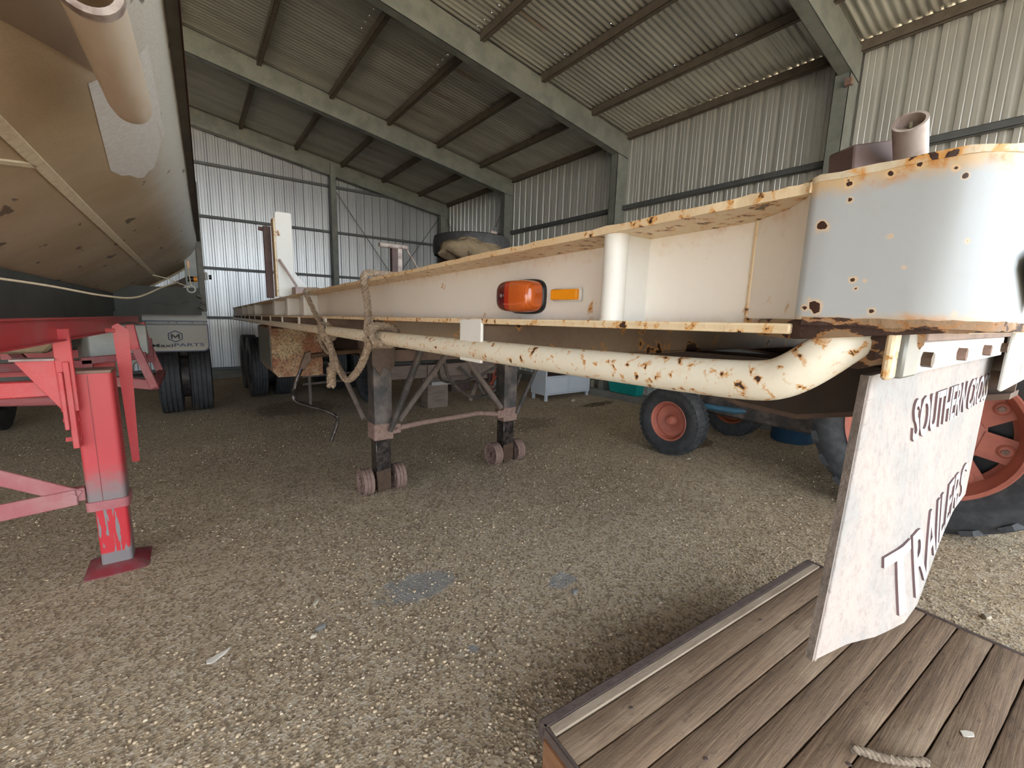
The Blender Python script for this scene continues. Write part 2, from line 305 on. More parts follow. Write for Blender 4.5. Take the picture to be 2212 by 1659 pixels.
def arcpts(c, r, a0, a1, n, f): return [f(c[0]+r*math.cos(a0+(a1-a0)*i/n), c[1]+r*math.sin(a0+(a1-a0)*i/n)) for i in range(n+1)]
def smoothpath(pts, k=6):
    P = [Vector(p) for p in pts]; out = []
    for i in range(len(P)-1):
        p0, p1, p2, p3 = P[max(i-1, 0)], P[i], P[i+1], P[min(i+2, len(P)-1)]
        for j in range(k):
            t = j/k; out.append(.5*((2*p1)+(p2-p0)*t+(2*p0-5*p1+4*p2-p3)*t*t+(3*p1-p0-3*p2+p3)*t**3))
    return out+[P[-1]]
def ropemesh(mb, pts, r, turns_per_m=28, k=8):
    P = smoothpath(pts, k); L = [0]
    # resample finely
    Q = [P[0]]
    for a, b in zip(P, P[1:]):
        n = max(1, int((b-a).length/(r*.55)))
        for j in range(1, n+1): Q.append(a.lerp(b, j/n)); L.append(L[-1]+(b-a).length/n)
    t = (Q[1]-Q[0]).normalized(); u = t.orthogonal().normalized(); F = []
    for i, p in enumerate(Q):
        t2 = (Q[min(i+1, len(Q)-1)]-Q[max(i-1, 0)]).normalized(); u = (t.rotation_difference(t2) @ u).normalized(); t = t2; F.append((u.copy(), t.cross(u)))
    for s3 in range(3):
        path = []
        for i, p in enumerate(Q):
            a = 2*PI*(L[i]*turns_per_m+s3/3); path.append(p+(F[i][0]*math.cos(a)+F[i][1]*math.sin(a))*r*.5)
        mb.tube(path, r*.56, 7)

def tyre_profile(R, w, rr):   # closed profile (axial, radius)
    h = w/2
    return [(-h*.55, rr), (-h*.80, rr+.02*R), (-h, rr+(R-rr)*.42), (-h*.97, rr+(R-rr)*.70), (-h*.84, R*.965), (-h*.5, R*.99), (0, R), (h*.5, R*.99), (h*.84, R*.965), (h*.97, rr+(R-rr)*.70), (h, rr+(R-rr)*.42), (h*.80, rr+.02*R), (h*.55, rr)]
def lugs(mb, c, R, w, n, kind, depth):
    c = Vector(c)     # axle along X
    for i in range(n):
        for sd in (-1, 1):
            a = 2*PI*(i+(.5 if sd > 0 else 0))/n
            def P(x, ang, rad): return c+Vector((x, rad*math.cos(ang), rad*math.sin(ang)))
            if kind == 'bar':    # agricultural chevron
                da, sw = .36, .055; x0, x1 = sd*w*.02, sd*w*.52; aa, ab = a, a+da*sd*0+.30
                pts = [P(x0, aa-sw, R*.985), P(x0, aa+sw, R*.985), P(x1, ab+sw, R*.93), P(x1, ab-sw, R*.93)]
                top = [P(x0, aa-sw*.8, R+depth), P(x0, aa+sw*.8, R+depth), P(x1, ab+sw*.8, R*.955+depth*.6), P(x1, ab-sw*.8, R*.955+depth*.6)]
            else:                # small block
                sw = PI/n*.62; x0, x1 = sd*w*.10, sd*w*.50
                pts = [P(x0, a-sw, R*.975), P(x0, a+sw, R*.975), P(x1, a+sw+.02, R*.93), P(x1, a-sw+.02, R*.93)]
                top = [P(x0, a-sw*.9, R+depth), P(x0, a+sw*.9, R+depth), P(x1, a+sw+.02, R*.965+depth*.4), P(x1, a-sw+.02, R*.965+depth*.4)]
            mb.hexa(pts+top)

# ------------------------------------------------------------------ ground
gx = np.unique(np.concatenate([np.linspace(-60, -6, 12), np.linspace(-6, -2, 20), np.linspace(-2, 4.5, 200), np.linspace(4.5, 7, 30), np.linspace(7, 60, 12)]))
gy = np.unique(np.concatenate([np.linspace(-60, -3, 12), np.linspace(-3, 0, 14), np.linspace(0, 5, 170), np.linspace(5, 12, 70), np.linspace(12, 60, 8)]))
X, Y = np.meshgrid(gx, gy, indexing='ij'); rr = np.random.default_rng(3)
Z = .02*np.clip(X, -8, 8)-.02*np.clip(Y, -6, 14); inside = ((X > -2) & (X < 5.6) & (Y > 0) & (Y < 11))
Z = Z+inside*(rr.normal(0, 1, X.shape)*.0022+.006*np.sin(X*2.1+1.3*np.sin(Y*1.7))*np.sin(Y*1.9+X))
nv = X.size; nx, ny = X.shape; co = np.stack([X, Y, Z], -1).reshape(-1, 3)
ii = (np.arange(nx-1)[:, None]*ny+np.arange(ny-1)[None, :]).ravel(); fc = np.stack([ii, ii+ny, ii+ny+1, ii+1], 1)
me = bpy.data.meshes.new('floor'); me.from_pydata(co.tolist(), [], fc.tolist()); me.polygons.foreach_set('use_smooth', [True]*len(me.polygons)); me.materials.append(M['gravel'])
floor = bpy.data.objects.new('floor', me); COL.objects.link(floor); floor['kind'] = 'structure'; floor['label'] = 'dusty tan gravel floor of the shed'
ICO = None
def ico():
    global ICO
    if ICO is None:
        t = (1+5**.5)/2; v = np.array([(-1,t,0),(1,t,0),(-1,-t,0),(1,-t,0),(0,-1,t),(0,1,t),(0,-1,-t),(0,1,-t),(t,0,-1),(t,0,1),(-t,0,-1),(-t,0,1)], float)/1.9
        f = np.array([(0,11,5),(0,5,1),(0,1,7),(0,7,10),(0,10,11),(1,5,9),(5,11,4),(11,10,2),(10,7,6),(7,1,8),(3,9,4),(3,4,2),(3,2,6),(3,6,8),(3,8,9),(4,9,5),(2,4,11),(6,2,10),(8,6,7),(9,8,1)]); ICO = (v, f)
    return ICO
def scatter(name, n, smin, smax, mat, seed, pw=1.0):
    r = np.random.default_rng(seed); v, f = ico()
    d = .9+ (6.5)*r.random(n)**1.5; ang = r.uniform(-.42, 1.75, n); px = d*np.sin(ang); py = d*np.cos(ang)
    ok = (px > -2.2) & (px < 5.7) & (py > -.5) & (py < 9); px, py = px[ok], py[ok]; n = len(px)
    sz = smin+(smax-smin)*r.random(n)**3; sc = sz[:, None]*r.uniform(.6, 1.25, (n, 3)); sc[:, 2] *= .65
    q = v[None]*(1+r.normal(0, .16, (n, 12, 1))); a = r.uniform(0, 6.28, n); ca, sa = np.cos(a)[:, None], np.sin(a)[:, None]
    q = q*sc[:, None, :]; x = q[..., 0]*ca-q[..., 1]*sa; y = q[..., 0]*sa+q[..., 1]*ca
    P = np.stack([x+px[:, None], y+py[:, None], q[..., 2]+(.02*px-.02*py+sz*.15)[:, None]], -1).reshape(-1, 3)
    F = (f[None]+12*np.arange(n)[:, None, None]).reshape(-1, 3)
    me = bpy.data.meshes.new(name); me.vertices.add(len(P)); me.vertices.foreach_set('co', P.ravel()); me.loops.add(F.size); me.loops.foreach_set('vertex_index', F.ravel())
    me.polygons.add(len(F)); me.polygons.foreach_set('loop_start', np.arange(0, F.size, 3)); me.update(calc_edges=True); me.materials.append(mat)
    o = bpy.data.objects.new(name, me); COL.objects.link(o); o.parent = floor; o['kind'] = 'stuff'; return o
scatter('gravel', 30000, .0022, .0095, M['pebble'], 11); scatter('pale_gravel', 5000, .002, .007, M['pebblepale'], 12)

# ------------------------------------------------------------------ shed shell
XW, YB, YF = 5.95, 11.5, -4.2
RIDGE = -.2
def roofz(x): return 4.2+.163*(XW-x) if x >= RIDGE else 4.2+.163*(XW-RIDGE)-.163*(RIDGE-x)
ceiling = thing('ceiling', 'corrugated iron roof on brown purlins and grey rafters', None, (0, 5, 5), kind='structure')
NW = 10; PW = .0762
ys = np.linspace(0, NW*PW*1.06, NW*8+6); zz = .0098*np.cos(ys/PW*2*PI)
def slope_mesh(xa, xb):
    xs = np.linspace(xa, xb, 4); v = [(x, y, roofz(x)+.115+z) for x in xs for y, z in zip(ys, zz)]; n = len(ys)
    f = [(i*n+k, (i+1)*n+k, (i+1)*n+k+1, i*n+k+1) for i in range(3) for k in range(n-1)]
    me = bpy.data.meshes.new('roof_sheet'); me.from_pydata(v, [], f); me.polygons.foreach_set('use_smooth', [True]*len(f)); me.materials.append(M['roof']); return me
sr, sl = slope_mesh(RIDGE+.001, XW+.18), slope_mesh(-6.35, RIDGE-.001)
k = 0; y = YF-.1
while y < YB+.1:
    for me in (sr, sl):
        o = bpy.data.objects.new('roof_sheet', me); COL.objects.link(o); o.location = (0, y, .0015*(k % 2)); par(o, ceiling)
    y += NW*PW-.0; k += 1
for x in [5.91, 5.08, 4.10, 3.12, 2.14, 1.10, .1, -.75, -1.75, -2.75, -3.75, -4.75, -5.75]:
    z = roofz(x); mb = MB(); mb.box(x-.03, x-.026, YF, YB, z, z+.1).box(x-.03, x+.03, YF, YB, z, z+.004).box(x-.03, x+.03, YF, YB, z+.096, z+.1).box(x+.026, x+.03, YF, YB, z, z+.018)
    mb.build('purlin', M['purlin'], ceiling)
def rafter(yf, xa, xb, ln=.12, d=.28):
    mb = MB(); za, zb = roofz(xa)+(.03 if xb > 0 else 0), roofz(xb)+(0 if xb > 0 else .03)
    def q(y0, y1, o0, o1):
        mb.hexa([(xa,y0,za-d+o0),(xb,y0,zb-d+o0),(xb,y1,zb-d+o0),(xa,y1,za-d+o0),(xa,y0,za-d+o1),(xb,y0,zb-d+o1),(xb,y1,zb-d+o1),(xa,y1,za-d+o1)])
    q(yf, yf+.006, 0, d+.05); q(yf, yf+ln, 0, .006); q(yf, yf+ln, d+.044, d+.05); q(yf+ln-.006, yf+ln, 0, .03)
    mb.build('rafter', M['galv'], ceiling)
    if xb > 0: MB().box(5.66, 5.72, yf+.008, yf+ln-.008, roofz(5.7)-d+.01, roofz(5.7)-.01).build('rafter_end_plate', M['galv'], ceiling)
for yf in (YF, -1.1, 2.0, 5.08, 8.25, 11.30):
    rafter(yf, RIDGE, 5.93); rafter(yf, -6.2, RIDGE)

wall_right = thing('wall_right', 'ribbed zinc sheet side wall of the shed', None, (XW, 5, 0), kind='structure')
wall_back = thing('wall_back', 'ribbed zinc sheet end wall of the shed', None, (3, YB, 0), kind='structure')
wall_left = thing('wall_left', 'ribbed zinc sheet far side wall of the shed', None, (-6.2, 5, 0), kind='structure')
# rib profile over one 0.2 m pitch: (along, outward)
RIB = [(0,0),(.028,0),(.032,.003),(.040,.003),(.044,0),(.086,0),(.090,.003),(.098,.003),(.102,0),(.140,0),(.152,.029),(.186,.029),(.198,0)]
def ribsheet(n, fn, ztop, zbot, mat, name='wall_sheet'):
    P = [(i*.2+a, b) for i in range(n) for a, b in RIB]+[(n*.2, 0)]
    v = []; f = []
    for a, b in P: v += [fn(a, b)+(zbot,), fn(a, b)+(ztop(a),)]
    f = [(2*i, 2*i+2, 2*i+3, 2*i+1) for i in range(len(P)-1)]
    me = bpy.data.meshes.new(name); me.from_pydata(v, [], f); me.materials.append(mat); return me
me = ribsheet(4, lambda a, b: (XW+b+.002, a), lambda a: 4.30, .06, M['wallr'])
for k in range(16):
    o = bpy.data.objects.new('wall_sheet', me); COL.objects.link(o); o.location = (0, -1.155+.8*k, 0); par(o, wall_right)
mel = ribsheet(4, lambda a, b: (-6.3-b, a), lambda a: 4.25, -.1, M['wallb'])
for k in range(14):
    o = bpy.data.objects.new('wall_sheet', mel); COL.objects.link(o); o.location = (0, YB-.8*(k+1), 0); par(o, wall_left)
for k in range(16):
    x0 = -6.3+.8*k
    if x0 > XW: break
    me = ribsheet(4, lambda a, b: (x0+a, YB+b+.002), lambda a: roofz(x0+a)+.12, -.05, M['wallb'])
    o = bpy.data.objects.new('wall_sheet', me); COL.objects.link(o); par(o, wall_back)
for z in (.95, 2.05, 3.12):
    mb = MB(); mb.box(XW-.075, XW, -1.1, YB, z, z+.004).box(XW-.075, XW-.071, -1.1, YB, z, z+.07).box(XW-.075, XW, -1.1, YB, z+.066, z+.07); mb.build('girt', M['girt'], wall_right)
for z, xm in ((4.20, 4.6), (3.16, 5.7), (2.12, 5.7), (1.08, 5.7), (-.03, 5.7)):
    mb = MB(); mb.box(-6.2, xm, YB-.075, YB, z, z+.004).box(-6.2, xm, YB-.075, YB-.071, z, z+.055).box(-6.2, xm, YB-.075, YB, z+.051, z+.055); mb.build('girt', M['girt'], wall_back)
def column(x0, x1, y0, y1, z1, p, nm='column'):
    zb = G(x0, y0)-.05; mb = MB(); mb.box(x0, x1, y0, y0+.006, zb, z1).box(x0, x0+.006, y0, y1, zb, z1).box(x1-.006, x1, y0, y1, zb, z1).box(x0, x0+.04, y1-.006, y1, zb, z1); return mb.build(nm, M['galv'], p)
for yf in (YF, -1.1, 2.0, 5.08, 8.25, 11.30):
    column(5.70, 5.95, yf+.008, yf+.15 if yf < 11 else yf+.14, 4.22, wall_right); column(-6.2, -5.95, yf, yf+.14, 4.1, wall_left)
MB().box(5.64, 5.70, 1.97, 2.03, 3.82, 3.88).build('bolt_cleat', M['dustrust'], wall_right)
column(2.84, 2.97, 11.28, 11.42, roofz(2.9)-.02, wall_back, 'wind_column'); column(-2.9, -2.77, 11.28, 11.42, roofz(-2.8)-.02, wall_back, 'wind_column')
for a, b in (((2.97,11.4,4.15),(5.7,11.4,.4)), ((5.7,11.4,3.9),(2.97,11.4,.2))):
    MB().tube([a, b], .009, 6).build('brace_rod', M['girt'], wall_back)
for a, b in (((5.88,8.4,.4),(5.88,11.3,3.9)), ((5.88,8.4,3.9),(5.88,11.3,.4))):
    MB().tube([a, b], .008, 6).build('brace_rod', M['girt'], wall_right)
o = MB().box(-6.3, 6.0, YB-.04, YB+.14, -.45, -.03).build('trim_1', M['concrete'], None, .01); o['kind'] = 'structure'; o['label'] = 'grey concrete kerb under the end wall'
o = MB().box(5.62, 5.94, YF, YB, -.35, .13).build('trim_2', M['concrete'], None, .01); o['kind'] = 'structure'; o['label'] = 'grey concrete kerb under the side wall'

# ------------------------------------------------------------------ white flatbed trailer
TR = frame(.45, 1.40, .0161, -.0198)
trl = thing('flatbed_trailer', 'white rust-streaked flatbed semi-trailer standing on landing legs, nearest vehicle', 'trailer', (1.7, 4.5, 0))
LEN = 9.35; WID = 2.45
# left side rail
mb = MB(TR)
for a, b in ((.235, LEN),): mb.box(.078, .084, a, b, -.004, .118)
mb.build('side_rail', M['web'], trl)
mb = MB(TR); n = 120; vv = [.176+(LEN-.176)*(i/n)**1.8 for i in range(n+1)]; rj = random.Random(2)
for side in (0,):
    ring = []
    for v in vv:
        j = rj.uniform(-.0022, .0022); ring.append([(j, v, .116), (.09, v, .116), (.09, v, .126), (j*.8, v, .1255+rj.uniform(-.001,.001))])
    vs = [p for r in ring for p in r]; fs = [(4*i+k, 4*i+(k+1) % 4, 4*i+4+(k+1) % 4, 4*i+4+k) for i in range(n) for k in range(4)]+[(0,1,2,3), tuple(4*n+k for k in (3,2,1,0))]
    mb.add(vs, fs)
mb.build('top_flange', M['flange'], trl, sm=60)
mb = MB(TR); mb.box(0, .085, .18, LEN, -.009, .001); mb.build('bottom_flange', M['flange'], trl, .002, seg=2)
mb = MB(TR); mb.box(WID-.085, WID-.08, .05, LEN, 0, .118).box(WID-.09, WID, .05, LEN, .116, .126).box(WID-.085, WID, .05, LEN, -.009, .001); mb.build('side_rail', M['white'], trl)
# rounded front corner plate and front beam face
path = [(.532,.262),(.50,.215),(.470,.187),(.4555,.1785),(.4515,.175),(.450,.170),(.450,.155),(.450,.13),(.450,.10)]+[(.49-.04*math.cos(a), .092-.04*math.sin(a)) for a in np.linspace(.1, PI/2, 8)]+[(.7,.052),(2.88,.052)]
mb = MB(); n = len(path); vs = []
for x, y in path: vs += [(x, y, 1.4015), (x, y, 1.520)]
o2 = [(x+.012, y+.006 if i < 3 else y+.001) if i < 9 else (x+(.012 if i < 17 else 0), y+.008) for i, (x, y) in enumerate(path)]
for x, y in o2: vs += [(x, y, 1.4015), (x, y, 1.520)]
fs = [(2*i, 2*i+1, 2*i+3, 2*i+2) for i in range(n-1)]+[(2*n+2*i, 2*n+2*i+2, 2*n+2*i+3, 2*n+2*i+1) for i in range(n-1)]
fs += [(2*i, 2*i+2, 2*n+2*i+2, 2*n+2*i) for i in range(n-1)]+[(2*i+1, 2*n+2*i+1, 2*n+2*i+3, 2*i+3) for i in range(n-1)]
mb.add(vs, fs); o = tag(mb.build('corner_plate', [M['corner'], M['web']], trl, sm=50), 'rounded white front corner plate with rust chips')
for p in o.data.polygons:
    if p.center.x > .457 and p.center.y > .15: p.material_index = 1
# rolled rusty lip above and below the corner plate
def lip(z0, z1, out, nm, mt, i0=3):
    mb = MB(); P = []; r = random.Random(int(z0*1000))
    pp = []
    for (ax, ay), (bx, by) in zip(path[i0:], path[i0+1:]):
        m = max(1, int(math.hypot(bx-ax, by-ay)/.012)) if ax < 1 else 1
        pp += [(ax+(bx-ax)*j/m, ay+(by-ay)*j/m) for j in range(m)]
    pp.append(path[-1]); vs = []
    for k, (x, y) in enumerate(pp):
        nx_, ny_ = (-1, 0) if y > .1 else (-.7, -.7) if x < .49 else (0, -1); e = out+r.uniform(-.0006, .0006)
        vs += [(x+nx_*e, y+ny_*e, z0+r.uniform(-.0007, .0007)), (x+nx_*e, y+ny_*e, z1+r.uniform(-.0007, .0007)), (x+.015, y+.012, z1), (x+.015, y+.012, z0)]
    m = len(pp); fs = [(4*i+k, 4*i+(k+1) % 4, 4*i+4+(k+1) % 4, 4*i+4+k) for i in range(m-1) for k in range(4)]; mb.add(vs, fs); mb.build(nm, mt, trl, sm=60)
lip(1.5195, 1.5250, .0005, 'top_lip', M['lip'])
MB().prism([(.458,.180,1.3825),(.4525,.17,1.3835),(.4525,.12,1.3890),(.456,.075,1.394),(.62,.055,1.395),(.62,.24,1.382),(.52,.24,1.382)], (0,0,.0185)).build('corner_base_plate', M['crust'], trl, .002, seg=2)
lip(1.3965, 1.4035, .0008, 'bottom_lip', M['crust'], 5)
mb = MB(); mb.tube([(.531,.258,1.403),(.531,.2575,1.515)], .0035, 8); mb.build('weld_bead', M['flange'], trl)
# half-round stiffener near lamp, square stiffeners further back
mb = MB(TR); mb.tube([(.019,.418,.001),(.019,.418,.116)], .0165, 24, False).box(.019, .08, .408, .428, .001, .116); mb.build('rail_stiffener', M['post'], trl)
for v in (2.66, 3.22, 3.85, 5.45, 6.3, 7.15, 8.3, 9.2):
    MB(TR).box(.004, .08, v-.045, v+.045, .001, .116).build('rail_stiffener', M['post'] if v < 6 else M['white'], trl, .006, seg=2)
# crossmembers with end brackets that carry the rope rail
vb = [.782]+[1.455+.655*k for k in range(13)]
for i, v in enumerate(vb):
    mb = MB(TR); mb.box(.012, WID-.01, v-.003, v+.003, -.085, -.009).box(.012, WID-.01, v-.003, v+.045, -.088, -.082).box(.012, WID-.01, v-.003, v+.045, -.014, -.009)
    mb.build('cross_member', M['underlight'] if i < 2 else M['under'], trl)
    w = .045 if i == 0 else .026
    MB(TR).box(-.001, .006, v-w, v+w, -.088 if i == 0 else -.083, .0005).build('rail_bracket', M['post'] if i == 0 else M['white'], trl, .003, seg=2)
# rope rail
rp = [(.010, LEN-.05, -.062), (.010, 3, -.063), (.010, 1.2, -.064), (.008, .5, -.0625), (.007, .30, -.0605)]+smoothpath([(.007,.262,-.0595),(.007,.215,-.0575),(.0075,.190,-.0535),(.009,.172,-.0435),(.014,.157,-.030),(.024,.146,-.017),(.040,.136,-.005),(.062,.126,.004),(.095,.115,.010)], 4)
mb = MB(TR); mb.tube(rp, .0205, 20); tag(mb.build('rope_rail', M['rail'], trl), 'long cream pipe rail with rust spots, bent up at the front')
mb = MB(); mb.tube([(.520,.130,1.396),(.482,.141,1.378)], [.036,.0225], 14); mb.build('rail_weld', M['crust'], trl)
for p in ((.494,.168,1.3835),(.499,.166,1.3755)): MB().lathe([(-.004,0),(-.0035,.003),(0,.0048),(.003,.003),(.004,0)], p, (-.6,-.4,.3), 10).build('weld_blob', M['post'], trl)
# deck and chassis
MB(TR).box(.09, WID-.09, .02, LEN, .108, .124).build('deck_floor', M['deck'], trl)
for x in (.92, 1.72):
    mb = MB(TR); pr = [(.12,-.09),(.12,-.13),(.30,-.17),(.62,-.17),(.80,-.14),(1.10,-.11),(1.5,-.11),(2.3,-.20),(3.4,-.25),(4.4,-.40),(LEN-.1,-.42),(LEN-.1,-.09)]
    mb.prism([(x, v, w) for v, w in pr], (.012, 0, 0))
    for (a, b), (c, d) in zip(pr[1:-2], pr[2:-1]): mb.hexa([(x-.05,a,b-.012),(x+.06,a,b-.012),(x+.06,c,d-.012),(x-.05,c,d-.012),(x-.05,a,b),(x+.06,a,b),(x+.06,c,d),(x-.05,c,d)])
    mb.build('chassis_rail', M['under'], trl)
mb = MB(TR); c = [(v, w) for v, w in ((.20,-.15),(.30,-.185),(.45,-.222),(.60,-.212),(.72,-.18),(.98,-.15))]
for (a, b), (d, e) in zip(c, c[1:]): mb.hexa([(.75,a,b-.012),(1.9,a,b-.012),(1.9,d,e-.012),(.75,d,e-.012),(.75,a,b),(1.9,a,b),(1.9,d,e),(.75,d,e)])
mb.build('kingpin_plate', M['under'], trl)
MB(TR).prism([(.75,1.03,-.085),(.75,.98,-.15),(.75,.72,-.18),(.75,.60,-.212),(.75,.45,-.222),(.75,.30,-.185),(.75,.20,-.09)], (.012,0,0)).build('coupler_side_plate', M['deck'], trl)
MB(TR).box(.78, 1.95, .16, .175, -.14, -.02).build('front_bulk_plate', M['under'], trl)
# front skirt and flap bracket
MB().box(1.115, 2.86, .098, .106, 1.290, 1.394).build('front_skirt', M['post'], trl, .003)
MB().box(.62, 2.85, .085, .10, 1.392, 1.402).build('front_bottom_flange', M['flange'], trl)
MB().box(.455, .474, .103, .109, 1.354, 1.3975).build('flap_hanger', M['flange'], trl, .002)
MB().box(.480, .528, .100, .108, 1.354, 1.394).build('flap_packer', M['alu'], trl, .002)
MB().box(.538, 1.085, .112, .118, 1.352, 1.392).build('flap_angle', M['white'], trl)
MB().box(.545, 1.085, .1065, .112, 1.3535, 1.3835).build('flap_clamp_bar', M['post'], trl, .001)
MB().box(.545, 1.09, .100, .112, 1.3845, 1.3935).build('flap_top_angle', M['pinkplate'], trl, .001)
for x in (.573, .736, .908, 1.072):
    mb = MB(); mb.tube([(x, .1065, 1.3665), (x, .099, 1.3665)], .0078, 6); mb.build('bolt', M['greasy'] if x in (.573, 1.072) else M['dustrust'], trl)
# side marker lamp and reflector
def superq(mb, c, hy, hz, dx, pwr=3.6, n=32, back=0):
    rings = []; prof = [(0,1),(.5,.995),(.8,.93),(.95,.8),(1,.5),(1,0.001)]
    for t, sc in prof:
        rings.append([(c[0]-dx*t, c[1]+hy*sc*np.sign(math.cos(a))*abs(math.cos(a))**(2/pwr), c[2]+hz*sc*np.sign(math.sin(a))*abs(math.sin(a))**(2/pwr)) for a in np.linspace(0, 2*PI, n, endpoint=False)])
    vs = [p for r in rings for p in r]; m = len(rings)
    mb.add(vs, [(i*n+k, i*n+(k+1) % n, (i+1)*n+(k+1) % n, (i+1)*n+k) for i in range(m-1) for k in range(n)]+[tuple(range((m-1)*n, m*n))])
mb = MB(); superq(mb, (.538, .692, 1.4315), .0595, .0335, .012); lamp = tag(mb.build('side_marker_lamp', M['blackprint'], trl, sm=60), 'black rubber lamp base')
mb = MB(); superq(mb, (.529, .691, 1.4315), .0565, .0305, .036); tag(mb.build('lamp_lens', M['lens'], lamp, sm=60), 'ribbed amber and dark red lens')
mb = MB(); mb.tube([(.4920,.7155,1.432),(.4905,.7155,1.432)], .0035, 10); mb.build('lens_screw', M['silver'], lamp)
mb = MB(); mb.box(.5215, .5335, .538, .604, 1.4245, 1.4425); o = mb.build('reflector', M['reflector'], trl, .002, seg=2)
mb = MB(); mb.box(.528, .5345, .535, .607, 1.4225, 1.4445); mb.build('reflector_backing', M['post'], trl, .002)
# landing legs
def wheel_small(c, mat, lg):
    c = Vector(c); R = .105; mb = MB(); pr = [(-.033,.028),(-.036,.030),(-.012,.036),(-.010,.088),(-.038,.092),(-.040,R),(-.016,R),(-.013,R-.006),(-.010,R),(.010,R),(.013,R-.006),(.016,R),(.040,R),(.038,.092),(-.004,.088),(-.004,.036),(.036,.030),(.033,.028)]
    mb.lathe(pr, c, (1,0,0), 36, True)
    for k in range(18):
        a = 2*PI*k/18; d = Vector((0, math.cos(a), math.sin(a))); mb.bar(c+d*.034+Vector((-.018,0,0)), c+d*.090+Vector((-.022,0,0)), .006, .014, (1,0,0))
    mb.build('foot_wheel', mat, lg)
for X0, X1, wz in ((1.062, 1.205, .085), (2.262, 2.405, .112)):
    Yc = 3.27; g = G((X0+X1)/2, Yc); xm = (X0+X1)/2
    lg = MB().box(X0, X1, Yc-.07, Yc+.07, .43, 1.30).build('landing_leg', M['blacksteel'], trl, .006, seg=2)
    MB().box(X0-.006, X1+.006, Yc-.076, Yc+.076, .40, .53).build('leg_collar', M['dustrust'], lg, .006)
    MB().box(X0+.012, X1-.014, Yc-.058, Yc+.058, g+.16, .42).build('lower_leg', M['grease_black'], lg, .006)
    MB().prism([(X0+.012,Yc-.06,g+.19),(X1-.014,Yc-.06,g+.205),(X1-.014,Yc-.06,g+.03),(X0+.02,Yc-.06,g+.02)], (0,.12,0)).build('axle_block', M['greasy'], lg, .004)
    MB().cyl((X0-.09, Yc, g+.105), (X1+.09, Yc, g+.105), .016).build('axle', M['greasy'], lg)
    wheel_small((X0-.055, Yc, g+.1045), M['wheelrust'], lg); wheel_small((X1+.060, Yc, g+.1045), M['wheelrust'], lg)
    MB().prism([(X0-.01,Yc-.078,1.30),(X1+.03,Yc-.078,1.30),(X1+.02,Yc-.078,.98),(X1-.02,Yc-.078,.93),(X1-.06,Yc-.078,.97),(X1-.09,Yc-.078,.90),(X0-.01,Yc-.078,.99)], (0,.004,0)).build('grease_smear', M['greasy'], lg)
def flatbar(a, b, w, mat, nm='leg_brace', t=.012): return MB().bar(a, b, t, w, (0,0,1)).build(nm, mat, trl, .003)
MB().tube([(1.25,3.22,.475),(1.45,3.22,.492),(2.0,3.22,.510),(2.20,3.22,.480)], [.024,.021,.021,.024], 10).build('leg_cross_bar', M['dustrust'], trl)
for x, z in ((1.235,.475), (2.225,.478)):
    MB().box(x-.035, x+.035, 3.19, 3.2, z-.035, z+.04).build('bar_end', M['dustrust'], trl, .008); MB().tube([(x,3.19,z),(x,3.176,z)], .012, 6).build('bolt', M['dustrust'], trl)
MB().tube([(1.262,3.215,.535),(1.74,3.24,1.10)], .024, 10).build('leg_brace', M['bracegrey'], trl); MB().tube([(2.24,3.215,.535),(1.80,3.24,1.10)], .024, 10).build('leg_brace', M['bracegrey'], trl)
MB().tube([(1.18,3.185,.47),(1.215,3.12,.62),(1.36,2.95,1.18)], [.022,.024,.026], 10).build('leg_brace', M['blacksteel'], trl); MB().tube([(2.40,3.185,.47),(2.58,3.05,1.05)], [.018,.02], 10).build('leg_brace', M['blacksteel'], trl)
MB().tube([(1.03,3.34,.55),(.93,3.75,1.0)], .02, 10).build('leg_brace', M['bracegrey'], trl)
MB().box(1.15, 2.3, 3.24, 3.30, 1.00, 1.09).build('leg_cross_beam', M['under'], trl)
MB().tube([(.98,3.2,1.12),(1.02,3.2,1.12)], .07, 16).build('gearbox', M['under'], trl)
cr = MB().tube([(.95,3.15,1.10),(.74,3.05,1.10),(.60,3.0,1.09)], .017, 10).build('crank_handle', M['greasy'], trl)
MB().prism([(.60,3.0,1.12),(.565,3.0,1.11),(.53,3.0,1.02),(.555,3.0,1.00),(.60,3.0,1.06)], (0,.03,0)).build('crank_knuckle', M['greasy'], cr, .003)
MB().tube(smoothpath([(.545,3.015,1.02),(.50,3.02,.90),(.483,3.0,.845),(.50,2.99,.80),(.58,2.97,.765),(.66,2.95,.735),(.715,2.93,.70),(.728,2.93,.655),(.71,2.93,.60),(.685,2.93,.53)]), .0115, 10).build('crank_arm', M['grease_black'], cr)
# spare parts under the deck: air hoses, chain
MB().tube(smoothpath([(1.75,3.4,1.0),(1.85,3.5,.80),(2.1,3.6,.60),(2.35,3.65,.56),(2.55,3.65,.70),(2.6,3.5,.95)]), .016, 8).build('air_hose', M['hose'], trl)
MB().tube(smoothpath([(1.72,3.4,1.02),(1.8,3.6,.82),(1.95,3.75,.72),(2.2,3.8,.70),(2.5,3.8,.80),(2.7,3.6,1.0)]), .014, 8).build('air_hose', M['hose'], trl)
# toolbox
tb = MB().prism([(.555,4.42,1.20),(.555,4.42,.82),(.60,4.42,.755),(.985,4.42,.755),(.985,4.42,1.20)], (0,.85,0)).build('tool_box', M['toolbox'], trl, .004)
MB().prism([(.548,4.43,1.19),(.548,4.43,.83),(.548,5.26,.83),(.548,5.26,1.19)], (.006,0,0)).build('box_side', M['alurail'], tb)
MB().box(.60, .66, 4.6, 5.1, 1.19, 1.30).build('box_strap', M['dustrust'], tb)
MB().box(.545, .562, 4.40, 4.47, 1.14, 1.26).build('box_strap', M['dustrust'], tb)
